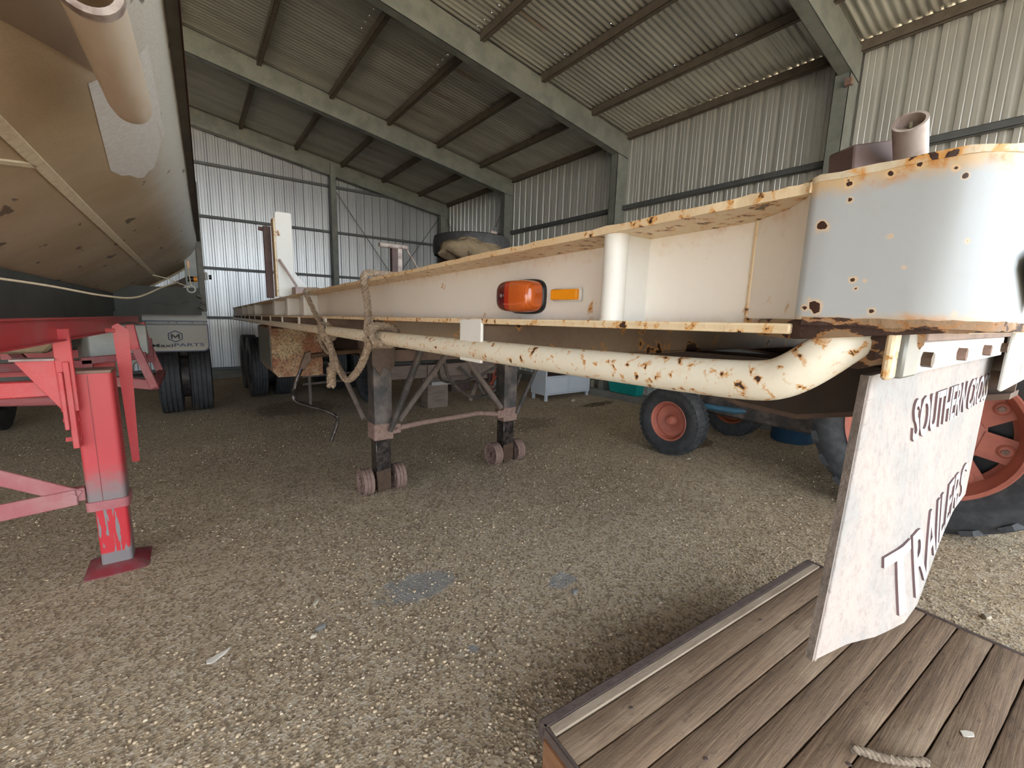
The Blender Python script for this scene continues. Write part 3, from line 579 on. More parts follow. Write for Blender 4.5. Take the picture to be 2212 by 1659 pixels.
# rear wheels
def road_wheel(c, R, w, parent, mat=None, grooves=5, nm='wheel', rim='dark'):
    rr = R*.56; h = w/2; pr = [(-h*.55, rr), (-h*.85, rr+.02), (-h, rr+(R-rr)*.5), (-h*.93, R*.96), (-h*.86, R)]
    xs = np.linspace(-h*.8, h*.8, grooves*2+1)
    for i in range(grooves): pr += [(xs[2*i], R), (xs[2*i]+.003, R-.012), (xs[2*i]+.009, R-.012), (xs[2*i]+.012, R)]
    pr += [(h*.86, R), (h*.93, R*.96), (h, rr+(R-rr)*.5), (h*.85, rr+.02), (h*.55, rr)]
    t = MB().lathe(pr, c, (1,0,0), 56, True).build(nm, mat or M['rubber'], parent)
    MB().lathe([(-h*.6,rr),(-h*.55,rr*.95),(-h*.2,rr*.9),(0,rr*.4),(-h*.3,rr*.36),(-h*.3,.001)], c, (1,0,0), 28).build('wheel_rim', M['reddark'] if rim != 'dark' else M['blacksteel'], t); return t
for yc in (8.6, 9.75-.0):
    if yc > 9.4: yc = 9.68
    for sx in (.84, 1.21, 2.1, 2.45): road_wheel((sx, yc, G(sx, yc)+.51), .51, .255, trl, nm='wheel')
    MB().cyl((.8, yc, G(1.6, yc)+.51), (2.5, yc, G(1.6, yc)+.51), .06).build('axle', M['blacksteel'], trl); MB().cyl((.76, yc, G(1., yc)+.51), (1.3, yc, G(1., yc)+.51), .27, 24).build('wheel_hub', M['blacksteel'], trl)
# posts standing on the deck
hb = MB().prism([(.478,3.30,1.462),(.577,3.30,1.462),(.577,3.30,1.995),(.571,3.30,2.003),(.487,3.30,2.003),(.478,3.30,1.99)], (0,.02,0)).build('headboard_post', M['post'], trl, .003)
MB().box(.468, .478, 3.30, 3.40, 1.46, 1.96).build('post_flange', M['flange'], hb); MB().box(.425, .468, 3.42, 3.46, 1.45, 1.92).build('post_backing', M['boxbrown'], hb)
MB().prism([(.577,3.31,1.52),(.577,3.31,1.63),(.70,3.31,1.48),(.60,3.31,1.47)], (0,.012,0)).build('post_gusset', M['post'], hb)
MB().box(.555, .655, 3.16, 3.28, 1.475, 1.525).build('post_block', M['pinkplate'], hb, .004); MB().tube([(.49,3.29,1.70),(.575,3.22,1.53)], .008, 8).build('post_stay', M['pinkplate'], hb)
MB().tube([(.40,3.45,1.905),(.43,3.44,1.90)], .013, 8).build('post_hook', M['boxbrown'], hb)
wp = MB().box(1.335, 1.385, 3.5, 3.55, 1.45, 1.90).build('winch_post', M['boxbrown'], trl, .003)
MB().box(1.385, 1.42, 3.5, 3.54, 1.45, 1.90).build('post_face', M['stub'], wp); MB().tube([(1.225,3.48,1.895),(1.47,3.52,1.90)], .019, 14).build('winch_tube', M['stub'], wp)
MB().tube([(1.46,3.5,1.88),(1.60,3.5,1.67)], .008, 8).build('post_stay', M['stub'], wp); MB().prism([(1.25,3.44,1.60),(1.25,3.44,1.65),(1.7,3.44,1.70),(1.7,3.44,1.60)], (0,.08,0)).build('post_foot', M['boxbrown'], wp)
MB().box(1.25, 1.75, 3.45, 3.6, 1.44, 1.61).build('post_packer', M['boxbrown'], wp)
# pipe socket by the front corner
sk = MB().prism([(.68,.222,1.585),(.68,.224,1.618),(.74,.205,1.632),(.80,.172,1.60),(.80,.170,1.50),(.68,.222,1.50)], (.02,.035,0)).build('pipe_socket_bracket', M['boxbrown'], trl, .002)
a = Vector((.748,.182,1.59)); b = Vector((.690,.176,1.632)); d = (b-a).normalized()
mb = MB(); L_ = (b-a).length; mb.lathe([(0,.0165),(L_,.0165),(L_,.0135),(L_*.45,.0135),(L_*.45,.001)], a, d, 24); mb.build('pipe_stub', M['stub'], sk)
for k in range(5):
    u = d.orthogonal().normalized(); w = d.cross(u); an = k*1.3; MB().bar(b-d*.012+(u*math.cos(an)+w*math.sin(an))*.003, b-d*.010+(u*math.cos(an)+w*math.sin(an))*.011, .003, .003).build('lodged_grit', M['jar'], sk)
MB().tube([(3.31,5.06,1.42),(3.31,5.06,2.46)], .012, 8).build('stake', M['pinkplate'], trl)
MB().box(3.25, 3.345, 5.0, 5.02, 1.42, 2.45).build('stake_plate', M['pinkplate'], trl); MB().lathe([(-.008,.018),(-.008,.03),(.008,.03),(.008,.018)], (3.30,5.0,2.475), (-.6,-.8,0), 16, True).build('stake_ring', M['girt'], trl)

# mud flap with raised lettering: one surface function bends flap and letters alike
def flapY(x, z):
    u = min(max((x-.455)/.745, 0), 1); t = min(max((1.353-z)/.28, 0), 1); d = float(np.interp(u, [0,.087,.144,.22,.30,.39,.55,.70,.84,1], [0,.011,.024,.034,.0335,.0276,.017,.008,.0012,0])); return .125-d*t**1.6
fl = thing('mud_flap', 'pale grey rubber mud flap with raised maker lettering, hanging from the white trailer front corner', 'mud flap', (.8, .125, 1.353))
def flapx(u, t):   # left edge leans out, right edge curls in a little
    return (.492-.034*t)+(1.19-.492+.034*t)*u
mb = MB(); NU, NT_ = 36, 20; th = .0065
def zb(u): return 1.078-.012*math.sin(PI*u)
for off in (0, th):
    for j in range(NT_+1):
        for i in range(NU+1):
            u, t = i/NU, j/NT_; z = 1.353+(zb(u)-1.353)*t; x = flapx(u, t); e = .004 if i == 0 else 0
            mb.v.append((x, flapY(x, z)+off, z))
S_ = (NU+1)*(NT_+1)
for j in range(NT_):
    for i in range(NU):
        a = j*(NU+1)+i; mb.f += [(a, a+NU+1, a+NU+2, a+1), (S_+a, S_+a+1, S_+a+NU+2, S_+a+NU+1)]
nf = len(mb.f)
for j in range(NT_): a = j*(NU+1); mb.f += [(a, S_+a, S_+a+NU+1, a+NU+1), (a+NU, a+2*NU+1, S_+a+2*NU+1, S_+a+NU)]
for i in range(NU): a = NT_*(NU+1)+i; mb.f += [(i, i+1, S_+i+1, S_+i), (a, S_+a, S_+a+1, a+1)]
o = mb.build('flap_sheet', [M['flap'], M['flapedge']], fl, sm=50)
for k, p in enumerate(o.data.polygons):
    if k >= nf: p.material_index = 1
mb = MB()
for j in range(12):
    t0, t1 = j/12, (j+1)/12; q = []
    for t in (t0, t1):
        z = 1.353+(zb(0)-1.353)*t; x = flapx(0, t); y = flapY(x, z); q.append([(x+.0015, y-.0022, z), (x+.020+.006*t, y-.0004, z), (x+.020+.006*t, y+.001, z), (x+.0015, y+.001, z)])
    mb.hexa([q[1][0], q[1][1], q[1][2], q[1][3], q[0][0], q[0][1], q[0][2], q[0][3]])
mb.build('edge_rib', M['flap'], fl, .001)
def textmesh(body, name, fn, mats, parent, depth, bold=.012, extent=None, spacing=1.0):
    """text -> mesh; fn maps (u 0..1 along, w 0..1 up, d 0..1 depth) to world"""
    cu = bpy.data.curves.new(name, 'FONT'); cu.body = body; cu.extrude = .02; cu.offset = bold; cu.resolution_u = 3; cu.space_character = spacing
    ob = bpy.data.objects.new(name, cu); COL.objects.link(ob); dg = bpy.context.evaluated_depsgraph_get(); me = bpy.data.meshes.new_from_object(ob.evaluated_get(dg)); bpy.data.objects.remove(ob)
    n = len(me.vertices); co = np.empty(n*3); me.vertices.foreach_get('co', co); co = co.reshape(-1, 3); lo, hi = co.min(0), co.max(0); q = (co-lo)/(hi-lo)
    import bmesh
    bm = bmesh.new(); bm.from_mesh(me); bmesh.ops.triangulate(bm, faces=bm.faces[:])
    for _ in range(4):
        ed = [e for e in bm.edges if e.calc_length() > .13]
        if not ed: break
        bmesh.ops.subdivide_edges(bm, edges=ed, cuts=1); bmesh.ops.triangulate(bm, faces=[f for f in bm.faces if len(f.verts) > 3])
    bm.to_mesh(me); bm.free(); n = len(me.vertices); co = np.empty(n*3); me.vertices.foreach_get('co', co); co = co.reshape(-1, 3); q = (co-lo)/(hi-lo)
    nrm = [p.normal.z for p in me.polygons]
    co = np.array([fn(*r) for r in q]); me.vertices.foreach_set('co', co.ravel()); me.materials.clear()
    for m_ in mats: me.materials.append(m_)
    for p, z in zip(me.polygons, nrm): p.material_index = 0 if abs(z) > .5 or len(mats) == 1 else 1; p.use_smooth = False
    me.update(); o = bpy.data.objects.new(name, me); COL.objects.link(o); par(o, parent); return o
def fl_text(x0, x1, z0, z1, rise=0):
    def f(u, w, d):
        x = x0+(x1-x0)*u; z = z0+(z1-z0)*w+rise*u; return (x, flapY(x, z)-.0034*d+.001, z)
    return f
def densify(o, cuts=1):
    pass
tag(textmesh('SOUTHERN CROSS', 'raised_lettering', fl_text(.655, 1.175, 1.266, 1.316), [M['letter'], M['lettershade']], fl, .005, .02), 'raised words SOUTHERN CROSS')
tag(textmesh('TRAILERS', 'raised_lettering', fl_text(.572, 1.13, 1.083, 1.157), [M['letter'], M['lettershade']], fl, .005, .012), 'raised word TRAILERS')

# ------------------------------------------------------------------ ropes on the trailer
r1 = MB(); rr_ = .0115
ropemesh(r1, [(.64,1.46,1.512),(.56,1.45,1.513),(.495,1.44,1.512),(.458,1.435,1.508),(.452,1.432,1.48),(.458,1.43,1.44),(.460,1.425,1.40),(.452,1.40,1.365),(.444,1.385,1.335),(.446,1.38,1.31)], rr_)
ropemesh(r1, [(.446,1.38,1.335),(.455,1.36,1.348),(.50,1.33,1.345),(.515,1.31,1.318),(.49,1.30,1.292),(.445,1.31,1.30),(.441,1.33,1.33),(.47,1.345,1.347),(.51,1.36,1.33),(.51,1.375,1.295),(.46,1.38,1.285),(.438,1.39,1.31)], rr_)
ropemesh(r1, [(.445,1.37,1.30),(.45,1.42,1.26),(.46,1.52,1.20),(.465,1.64,1.145),(.47,1.75,1.125),(.475,1.85,1.145),(.475,1.94,1.20),(.475,2.02,1.27)], .0135)
tag(r1.build('rope', M['rope']), 'thick hemp rope looped over the trailer rail nearer the lamp, sagging in a belly below', 'rope', 'hemp ropes on the trailer')
r2 = MB()
ropemesh(r2, [(.60,2.42,1.478),(.53,2.44,1.487),(.478,2.43,1.482),(.462,2.36,1.46),(.47,2.30,1.41),(.475,2.24,1.365),(.472,2.16,1.335),(.466,2.08,1.315),(.47,2.06,1.28),(.50,2.05,1.262),(.515,2.06,1.29),(.49,2.09,1.325),(.462,2.10,1.315),(.462,2.06,1.27),(.478,2.0,1.22),(.48,1.98,1.17),(.482,2.0,1.13)], .012)
ropemesh(r2, [(.465,2.12,1.30),(.47,2.14,1.25),(.475,2.10,1.215),(.478,2.03,1.20)], .008)
ropemesh(r2, [(.482,2.0,1.14),(.483,2.02,1.10),(.484,2.03,1.05)], .02, 20); ropemesh(r2, [(.475,1.99,1.155),(.49,2.02,1.14),(.478,2.04,1.125),(.488,2.0,1.12)], .011)
tag(r2.build('rope', M['rope']), 'frayed hemp rope knotted round the rope rail beside the tool box, end hanging straight', 'rope', 'hemp ropes on the trailer')
# spare tyre and sack on the deck
t = MB().lathe(tyre_profile(.42, .23, .24), (2.53, 4.27, 2.085), (.0,.0,1), 48, True).build('tyre', M['rubber']); tag(t, 'bare black tyre lying flat on the white trailer deck', 'tyre')
MB().box(2.25, 2.80, 4.05, 4.5, 1.447, 1.965).build('timber_block', M['boxbrown']); tag(bpy.data.objects['timber_block'], 'dark timber block under the tyre on the trailer deck', 'block')
mb = MB(); NU, NV = 26, 14; r = random.Random(5)
for j in range(NV+1):
    for i in range(NU):
        a = 2*PI*i/NU; ph = PI*j/NV; k = 1+.13*math.sin(3*a+2*ph)+.09*math.sin(7*a+5*ph)+r.uniform(-.04, .04)
        mb.v.append((2.06+.30*k*math.sin(ph)*math.cos(a), 3.52+.17*k*math.sin(ph)*math.sin(a), 1.925+.10*k*math.cos(ph)+.02*math.sin(9*a)))
mb.f = [(j*NU+i, j*NU+(i+1) % NU, (j+1)*NU+(i+1) % NU, (j+1)*NU+i) for j in range(NV) for i in range(NU)]
tag(mb.build('sack', M['sack'], sm=80), 'crumpled tan hessian sack on the trailer deck against the tyre', 'sack')
tag(MB().box(1.8, 2.3, 3.40, 3.66, 1.458, 1.79).build('crate', M['boxbrown']), 'low dark crate under the hessian sack on the deck', 'crate')
# rag at the front right edge of the corner
mb = MB(); r = random.Random(9); NU, NV = 14, 9
for j in range(NV+1):
    for i in range(NU):
        a = 2*PI*i/NU; ph = j/NV; k = (.006+.030*ph)*(1+.25*math.sin(5*a+4*ph)+r.uniform(-.1,.1)); mb.v.append((.515+.10*ph, .045-.010*math.cos(a)*ph+.0, 1.449-.004*ph+k*math.sin(a)*.8))
mb.f = [(j*NU+i, j*NU+(i+1) % NU, (j+1)*NU+(i+1) % NU, (j+1)*NU+i) for j in range(NV) for i in range(NU)]
tag(mb.build('rag', M['sack'], sm=80), 'crumpled tan plastic rag caught on the front edge of the white trailer', 'rag')

# ------------------------------------------------------------------ tipper trailer on the left
TT = frame(0, 1.40, .0228, -.02)
tip = thing('hopper_trailer', 'dusty aluminium hopper trailer on a red chassis along the left', 'trailer', (-1, 4, 0))
# hull cross-section (a, h) from keel side up to the side wall
HS = [(-1.45,.30),(-1.2,.19),(-1.05,.175),(-.92,.195),(-.80,.262),(-.60,.392),(-.40,.522),(-.27,.610),(-.18,.680),(-.11,.752),(-.065,.83),(-.042,.92),(-.036,1.05),(-.036,1.4),(-.036,2.3)]
def hullmesh(y0, y1, nseg, sc=1.0, dz=0):
    mb = MB(TT); N = len(HS); yv = np.linspace(y0, y1, nseg+1)
    for yy in yv:
        for a, h in HS: mb.v.append((a*1.0, yy, h*sc+dz))
    mb.f = [(i*N+k, i*N+k+1, (i+1)*N+k+1, (i+1)*N+k) for i in range(nseg) for k in range(N-1)]
    return mb
h = hullmesh(-.6, 7.9, 30).build('hull', M['hull'], tip, sm=40); sd = h.modifiers.new('solid', 'SOLIDIFY'); sd.thickness = .012; sd.offset = 1
mb = MB(TT); mb.prism([(a, 7.93, h_) for a, h_ in HS[2:]]+[(-1.05, 7.93, 2.3)], (0,.01,0)); mb.build('rear_bulkhead', M['subframe'], tip)
# second hopper
mb = hullmesh(7.93, 9.8, 3, .84, -.02).build('rear_hopper', M['hull'], tip, sm=40)
MB(TT).tube([(-.95,7.9,.19),(-.80,7.9,.26),(-.40,7.9,.515),(-.18,7.9,.675),(-.065,7.9,.83)], .02, 8).build('hopper_lip', M['weld'], tip)
def onhull(a):
    for (a0, h0), (a1, h1) in zip(HS, HS[1:]):
        if a0 <= a <= a1: return h0+(h1-h0)*(a-a0)/(a1-a0)
def strip(pts, w, nm, mt, t=.006):   # raised flat strip lying on the hull
    mb = MB(TT)
    for (a0, y0), (a1, y1) in zip(pts, pts[1:]):
        d = Vector((a1-a0, y1-y0)); L_ = d.length; nx_, ny_ = -d.y/L_*w/2, d.x/L_*w/2
        q = [(a0-nx_, y0-ny_), (a0+nx_, y0+ny_), (a1+nx_, y1+ny_), (a1-nx_, y1-ny_)]
        mb.hexa([(a, y_, onhull(a)-t) for a, y_ in q]+[(a, y_, onhull(a)+.001) for a, y_ in q])
    mb.build(nm, mt, tip)
strip([(-.42, 1.2), (-.428, 1.87), (-.443, 2.9), (-.475, 5.5), (-.50, 7.8)], .03, 'weld_seam', M['weld'])
strip([(-.44, 2.24), (-.492, 2.10), (-.60, 1.85)], .018, 'weld_seam', M['weld'])
# tube along the hull, its closed end and the wiped patch beyond
ta, th_ = -.136, .584
prof = [(1.17, .049), (1.18, .049), (1.70, .049), (1.745, .045), (1.775, .034), (1.79, .018), (1.793, .001)]
mb = MB(TT); mb.lathe([(p[0], p[1]) for p in prof], (ta-.0, 0, th_), (0,1,0), 28); mb.build('hull_tube', M['pipe'], tip)
mb = MB(TT); mb.lathe([(1.165,.052),(1.19,.052),(1.19,.040),(1.165,.040)], (ta, 0, th_), (0,1,0), 28, True); mb.build('tube_mouth', M['stub'], tip)
# patch follows the curved hull: rebuild as grid
mb = MB(TT)
for off in (-.002, .002):
    for s_ in np.linspace(0, 1, 10):
        for t_ in np.linspace(0, 1, 8):
            a0_, y0_ = -.23+.141*s_, 1.8; a1_, y1_ = -.292+.195*s_, 2.58+.03*math.sin(20*s_)-.06*s_+.33*math.sin(PI*s_)
            a = a0_+(a1_-a0_)*t_; mb.v.append((a, y0_+(y1_-y0_)*t_, onhull(a)+off))
n1, n2 = 10, 8; mb.f = [(i*n2+j, i*n2+j+1, (i+1)*n2+j+1, (i+1)*n2+j) for i in range(n1-1) for j in range(n2-1)]+[(80+i*n2+j, 80+(i+1)*n2+j, 80+(i+1)*n2+j+1, 80+i*n2+j+1) for i in range(n1-1) for j in range(n2-1)]
tag(mb.build('wiped_patch', M['patch'], tip), 'patch wiped bright below the tube end')
# dark plate added up front, standing in for shade on the hull
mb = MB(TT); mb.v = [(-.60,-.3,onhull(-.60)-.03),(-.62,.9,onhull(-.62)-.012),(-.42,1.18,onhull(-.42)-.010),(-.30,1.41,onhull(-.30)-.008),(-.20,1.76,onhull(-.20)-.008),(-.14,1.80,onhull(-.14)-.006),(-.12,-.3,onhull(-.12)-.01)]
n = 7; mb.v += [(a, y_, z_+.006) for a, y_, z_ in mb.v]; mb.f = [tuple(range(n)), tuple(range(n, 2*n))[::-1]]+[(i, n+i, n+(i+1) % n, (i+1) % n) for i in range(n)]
mb.build('hull_shade_plate', M['hullshade'], tip)
# side wall rail
MB(TT).box(-.052, -.003, -.6, 7.6, .92, 1.0).build('side_rail', M['alurail'], tip, .004); MB(TT).box(-.0032, -.001, -.6, 6.0, .90, 1.0).build('rail_edge', M['maroon'], tip)
MB(TT).box(-.036, -.028, -.6, 9.6, .93, 2.3).build('side_wall', M['alu'], tip)
mb = MB(); mb.box(-.03, .165, 7.05, 7.09, 1.22, 2.9); mb.build('corner_post', M['alu'], tip, .004)
mb = MB(); mb.box(.10, .168, 7.02, 7.05, 1.30, 2.9); mb.build('post_face', M['alurail'], tip, .004)
MB().box(.165, .20, 7.0, 7.05, 1.70, 1.80).build('side_light', M['flapwhite'], tip, .01)
MB().tube([(.215,7.02,1.74),(.245,7.02,1.74)], .03, 12).build('side_light_lens', M['blackprint'], tip)
lp = MB().tube([(-.01,6.6,1.685),(.055,6.6,1.685)], .032, 14).build('marker_lamp', M['blackprint'], tip); MB().tube([(.05,6.58,1.685),(.085,6.58,1.685)], [.034,.028], 14).build('lamp_lens', M['amber'], lp)
MB().box(.0, .02, 6.4, 6.43, 1.80, 1.88).build('amber_strip', M['amber'], tip)
MB().lathe([(-.01,.030),(-.01,.045),(.01,.045),(.01,.030)], (.018,6.3,1.56), (0,1,0), 20, True).build('pull_ring', M['flapwhite'], tip)
MB().tube([(.018,6.3,1.60),(.0,6.3,1.82)], .006, 6).build('pull_cable', M['weld'], tip)
MB().tube([(.0,6.3,1.58),(-.2,6.1,1.66),(-.30,6.0,1.68)], .006, 6).build('pull_cable', M['weld'], tip)
MB().tube(smoothpath([(-.08,5.4,1.60),(-.18,4.6,1.52),(-.30,4.0,1.43),(-.42,3.6,1.43),(-.60,3.3,1.47),(-.8,3.1,1.50)]), .006, 6).build('pull_cable', M['weld'], tip)
MB().tube(smoothpath([(.02,6.4,1.44),(-.1,6.35,1.39),(-.22,6.3,1.38),(-.36,6.3,1.40)]), .006, 6).build('pull_cable', M['hose'], tip)
for p in ((.07,6.7,1.50),(.10,6.75,1.42),(.08,6.7,1.36)): MB().tube([p, (p[0]+.05, p[1], p[2]-.03)], .018, 8).build('latch_piece', M['alurail'], tip)
# panel under the keel, chassis rail
MB(TT).box(-.86, -.05, 6.75, 6.77, -.01, .32).build('subframe_panel', M['subframe'], tip); MB(TT).box(-.88, -.86, .8, 6.75, -.10, .22).build('subframe_panel', M['subframe'], tip); MB(TT).box(-.86, -.62, 6.6, 6.62, -.4, .02).build('subframe_panel', M['subframe'], tip)
mb = MB(TT); mb.box(-.61, -.60, .3, 6.1, -.135, -.030).box(-.64, -.57, .3, 6.1, -.138, -.132).box(-.64, -.57, .3, 6.1, -.034, -.028); tag(mb.build('chassis_rail', M['red'], tip), 'long red chassis beam')
MB(TT).box(-1.6, -1.59, .3, 6.1, -.135, -.030).build('chassis_rail', M['red'], tip)
for v in (4.4, 6.0): MB(TT).box(-1.6, -.6, v, v+.05, -.45, -.37).build('chassis_cross_beam', M['red'], tip)
MB(TT).box(-.62, -.58, 3.0, 3.1, -.135, -.10).build('hanger', M['red'], tip)
mb = MB(); mb.hexa([(-1.7,4.9,.98),(-.95,4.9,.98),(-.95,5.5,.98),(-1.7,5.5,.98),(-1.9,4.7,1.25),(-.70,4.7,1.25),(-.70,5.7,1.25),(-1.9,5.7,1.25)]); mb.build('hopper_outlet', M['hull'], tip, .02)
MB().box(-2.2, -.75, 6.3, 6.4, .55, 1.2).build('rear_cross_plate', M['subframe'], tip)
# grey tank / panel behind the leg
mb = MB(); mb.prism([(-.66,4.6,1.22),(-.30,4.6,1.22),(-.30,4.6,.99),(-.40,4.6,.90),(-.41,4.6,.84),(-.52,4.6,.80),(-.66,4.6,.84)], (-.2,.9,0)); mb.build('water_tank', M['alu'], tip, .01)
# landing leg
leg = MB(); hx, hy = .072, .07; 
def rbox(mb, xc, yc, hx, hy, z0, z1, r=.018, n=4):
    pts = []
    for cx_, cy_, a0 in ((hx-r, hy-r, 0), (-hx+r, hy-r, PI/2), (-hx+r, -hy+r, PI), (hx-r, -hy+r, 1.5*PI)):
        for k in range(n+1): a = a0+PI/2*k/n; pts.append((xc+cx_+r*math.cos(a), yc+cy_+r*math.sin(a), z0))
    mb.prism(pts, (0, 0, z1-z0)); return mb
LX, LY = -.438, 3.12
leg = rbox(MB(), LX, LY, .080, .075, .315, 1.03, .022).build('landing_leg', M['redleg'], tip)
MB().box(LX-.085, LX+.078, LY-.08, LY+.07, 1.03, 1.047).build('leg_cap', M['dustrust'], leg, .003); MB().box(LX-.018, LX-.0155, LY-.0765, LY-.07, .33, 1.02).build('leg_weld_line', M['reddark'], leg)
rbox(MB(), LX, LY, .088, .083, .295, .345, .026).build('leg_collar', M['reddust'], leg)
rbox(MB(), LX+.008, LY, .066, .060, -.03, .31, .016).build('inner_leg', M['redinner'], leg)
zf = G(LX, LY); mb = MB(); a, b = .135, .13
lv = [(a, b, zf-.005), (a, b, zf+.012), (a*.98, b*.6, zf+.03), (.075, .07, zf+.045)]
def oct_(hx, hy, z, c=.3): return [(LX+.008+x*hx, LY+y*hy, z) for x, y in ((1,1-c),(1-c,1),(-1+c,1),(-1,1-c),(-1,-1+c),(-1+c,-1),(1-c,-1),(1,-1+c))]
rings = [oct_(a, b, zf-.004, .12), oct_(a, b, zf+.012, .12), oct_(.105, .10, zf+.030, .25), oct_(.074, .068, zf+.045, .3)]
mb.v = [p for r_ in rings for p in r_]; mb.f = [(i*8+k, i*8+(k+1) % 8, (i+1)*8+(k+1) % 8, (i+1)*8+k) for i in range(3) for k in range(8)]+[tuple(range(8))[::-1], tuple(range(24, 32))]
mb.build('foot_pad', M['reddark'], leg, sm=30)
MB().box(-.556, -.490, 3.00, 3.02, .85, 1.26).build('leg_hanger', M['red'], tip, .003); MB().box(-.530, -.505, 2.99, 3.10, .66, 1.10).build('leg_flange', M['red'], leg, .003); MB().box(-.548, -.530, 2.98, 3.10, .76, 1.05).build('leg_flange', M['red'], leg, .003)
for z in (.70, .80, .92, 1.05): MB().tube([(-.56,3.04,z),(-.50,3.04,z)], .012, 6).build('bolt', M['red'], leg)
MB().prism([(-.69,3.0,1.105),(-.555,3.0,1.11),(-.552,3.0,.86)], (0,.012,0)).build('gusset', M['red'], tip, .002); MB().box(-.70, -.552, 2.98, 3.06, 1.108, 1.118).build('gusset_flange', M['pinkplate'], tip)
MB().prism([(-.372,3.35,1.26),(-.345,3.35,1.275),(-.300,3.35,1.235),(-.318,3.35,.45),(-.352,3.35,.45)], (0,.008,0)).build('strut_plate', M['red'], tip); MB().tube([(-.40,3.34,1.235),(-.36,3.34,1.235)], .012, 6).build('bolt', M['red'], tip)
MB().box(-1.6, -.57, 3.04, 3.10, .925, 1.005).build('leg_cross_tube', M['red'], tip, .006); MB().tube([(-1.6,3.5,.90),(-.56,3.3,.86)], .03, 10).build('leg_cross_tube', M['reddust'], tip)
def fb(a, b, w, nm='leg_brace'): MB().bar(a, b, .012, w, (0,0,1)).build(nm, M['reddust'], tip, .004)
fb((-1.55,3.05,1.0), (-.545,3.05,.385), .075); fb((-1.55,3.04,.42-.10), (-.55,3.04,.39), .085)
MB().tube([(-.57,3.03,.392),(-.57,3.05,.392)], .022, 10).build('pivot_pin', M['reddust'], tip); MB().box(-.60, -.52, 3.05, 3.10, .36, .43).build('brace_lug', M['reddust'], tip, .004)
# twin hoops and rear frame
for k, (x, y_) in enumerate(((-.36, 4.1), (-.355, 4.9))):
    g0 = 1.24 if k == 0 else 1.225
    MB().bar((x,y_,g0), (x+.02,y_,1.06), .05, .05, (0,1,0)).build('hoop_bar', M['red'], tip, .004); MB().bar((x+.02,y_,1.07), (x+.10,y_,.78), .05, .05, (0,1,0)).build('hoop_bar', M['reddust'], tip, .004)
MB().bar((-.26,4.1,.79), (-.25,4.9,.79), .05, .05).build('hoop_bar', M['reddark'], tip, .004); MB().bar((-.9,4.5,.86), (-.26,4.1,.80), .05, .07).build('hoop_bar', M['reddust'], tip, .004)
MB().bar((-.66,4.3,.97), (-.30,4.3,1.0), .04, .05).build('hoop_bar', M['reddark'], tip, .004); MB().bar((-1.5,4.3,.93), (-.60,4.3,.95), .04, .06).build('hoop_bar', M['reddark'], tip, .004)
MB().bar((-1.3,5.2,1.15), (-.95,5.2,.6), .06, .06, (0,1,0)).build('hoop_bar', M['reddark'], tip); MB().box(-.345,-.285,4.7,4.75,.9,1.1).build('hoop_bar', M['reddark'], tip)
# wheels
for cx_ in (-.305, .045): road_wheel((cx_, 7.87, G(cx_, 7.87)+.515), .515, .265, tip, nm='wheel', grooves=4)
for cx_ in (-2.4, -2.05): road_wheel((cx_, 7.87, G(cx_, 7.87)+.515), .515, .265, tip, nm='wheel', grooves=4)
MB().cyl((-2.4,7.87,.35), (.1,7.87,.35), .06).build('axle', M['blacksteel'], tip); MB().cyl((-.42,7.87,.35), (.14,7.87,.35), .30, 24).build('wheel_hub', M['blacksteel'], tip); MB().box(-.45, .12, 7.9, 8.5, .55, 1.15).build('axle_bracket', M['blacksteel'], tip)
# mudguard and flap
mg = MB().prism([(-.525,6.9,1.175),(-.525,6.9,1.385),(.01,6.9,1.40),(.152,6.9,1.235),(.158,6.9,1.175)], (0,.03,0)).build('mudguard', M['flapwhite'], tip, .004)
MB().box(-.50, .158, 6.885, 6.90, 1.135, 1.18).build('flap_bar', M['alu'], mg); MB().box(-.50, .158, 6.88, 6.886, 1.170, 1.180).build('bar_edge', M['navy'], mg); MB().box(-.50, .158, 6.88, 6.886, 1.130, 1.137).build('bar_edge', M['navy'], mg)
for x in (-.46, -.24, -.16, .0, .12): MB().tube([(x,6.885,1.158),(x,6.875,1.158)], .010, 8).build('bolt', M['girt'], mg)
def rr(x0, x1, z0, z1, r, y_):
    p = []
    for cx_, cz_, a0 in ((x0+r, z0+r, PI), (x1-r, z0+r, 1.5*PI)):
        for k in range(7): a = a0+PI/2*k/6; p.append((cx_+r*math.cos(a), y_, cz_+r*math.sin(a)))
    return p+[(x1, y_, z1), (x0, y_, z1)]
f2 = MB().prism(rr(-.48, .162, .79, 1.13, .07, 6.905), (0,.012,0)).build('mud_flap', M['navy'], tip); MB().prism(rr(-.475, .150, .805, 1.13, .062, 6.902), (0,.008,0)).build('flap_face', M['flapwhite'], f2)
def ft(x0, x1, z0, z1):
    return lambda u, w, d: (x0+(x1-x0)*u, 6.9015-.002*d, z0+(z1-z0)*w)
tag(textmesh('Maxi', 'flap_print', ft(-.425, -.215, .852, .895), [M['blackprint']], f2, .002, .02), 'black word Maxi'); tag(textmesh('PARTS', 'flap_print', ft(-.205, .105, .857, .898), [M['navy']], f2, .002, .015), 'blue word PARTS')
hx = [(-.185+.085*math.sin(2*PI*k/6), .985+.075*math.cos(2*PI*k/6)) for k in range(6)]; hi_ = [(-.185+.070*math.sin(2*PI*k/6), .985+.062*math.cos(2*PI*k/6)) for k in range(6)]
mb = MB()
for k in range(6):
    a, b, c, d = hx[k], hx[(k+1) % 6], hi_[(k+1) % 6], hi_[k]; mb.hexa([(a[0],6.902,a[1]),(b[0],6.902,b[1]),(c[0],6.902,c[1]),(d[0],6.902,d[1]),(a[0],6.8995,a[1]),(b[0],6.8995,b[1]),(c[0],6.8995,c[1]),(d[0],6.8995,d[1])])
mb.build('logo_hexagon', M['navy'], f2)
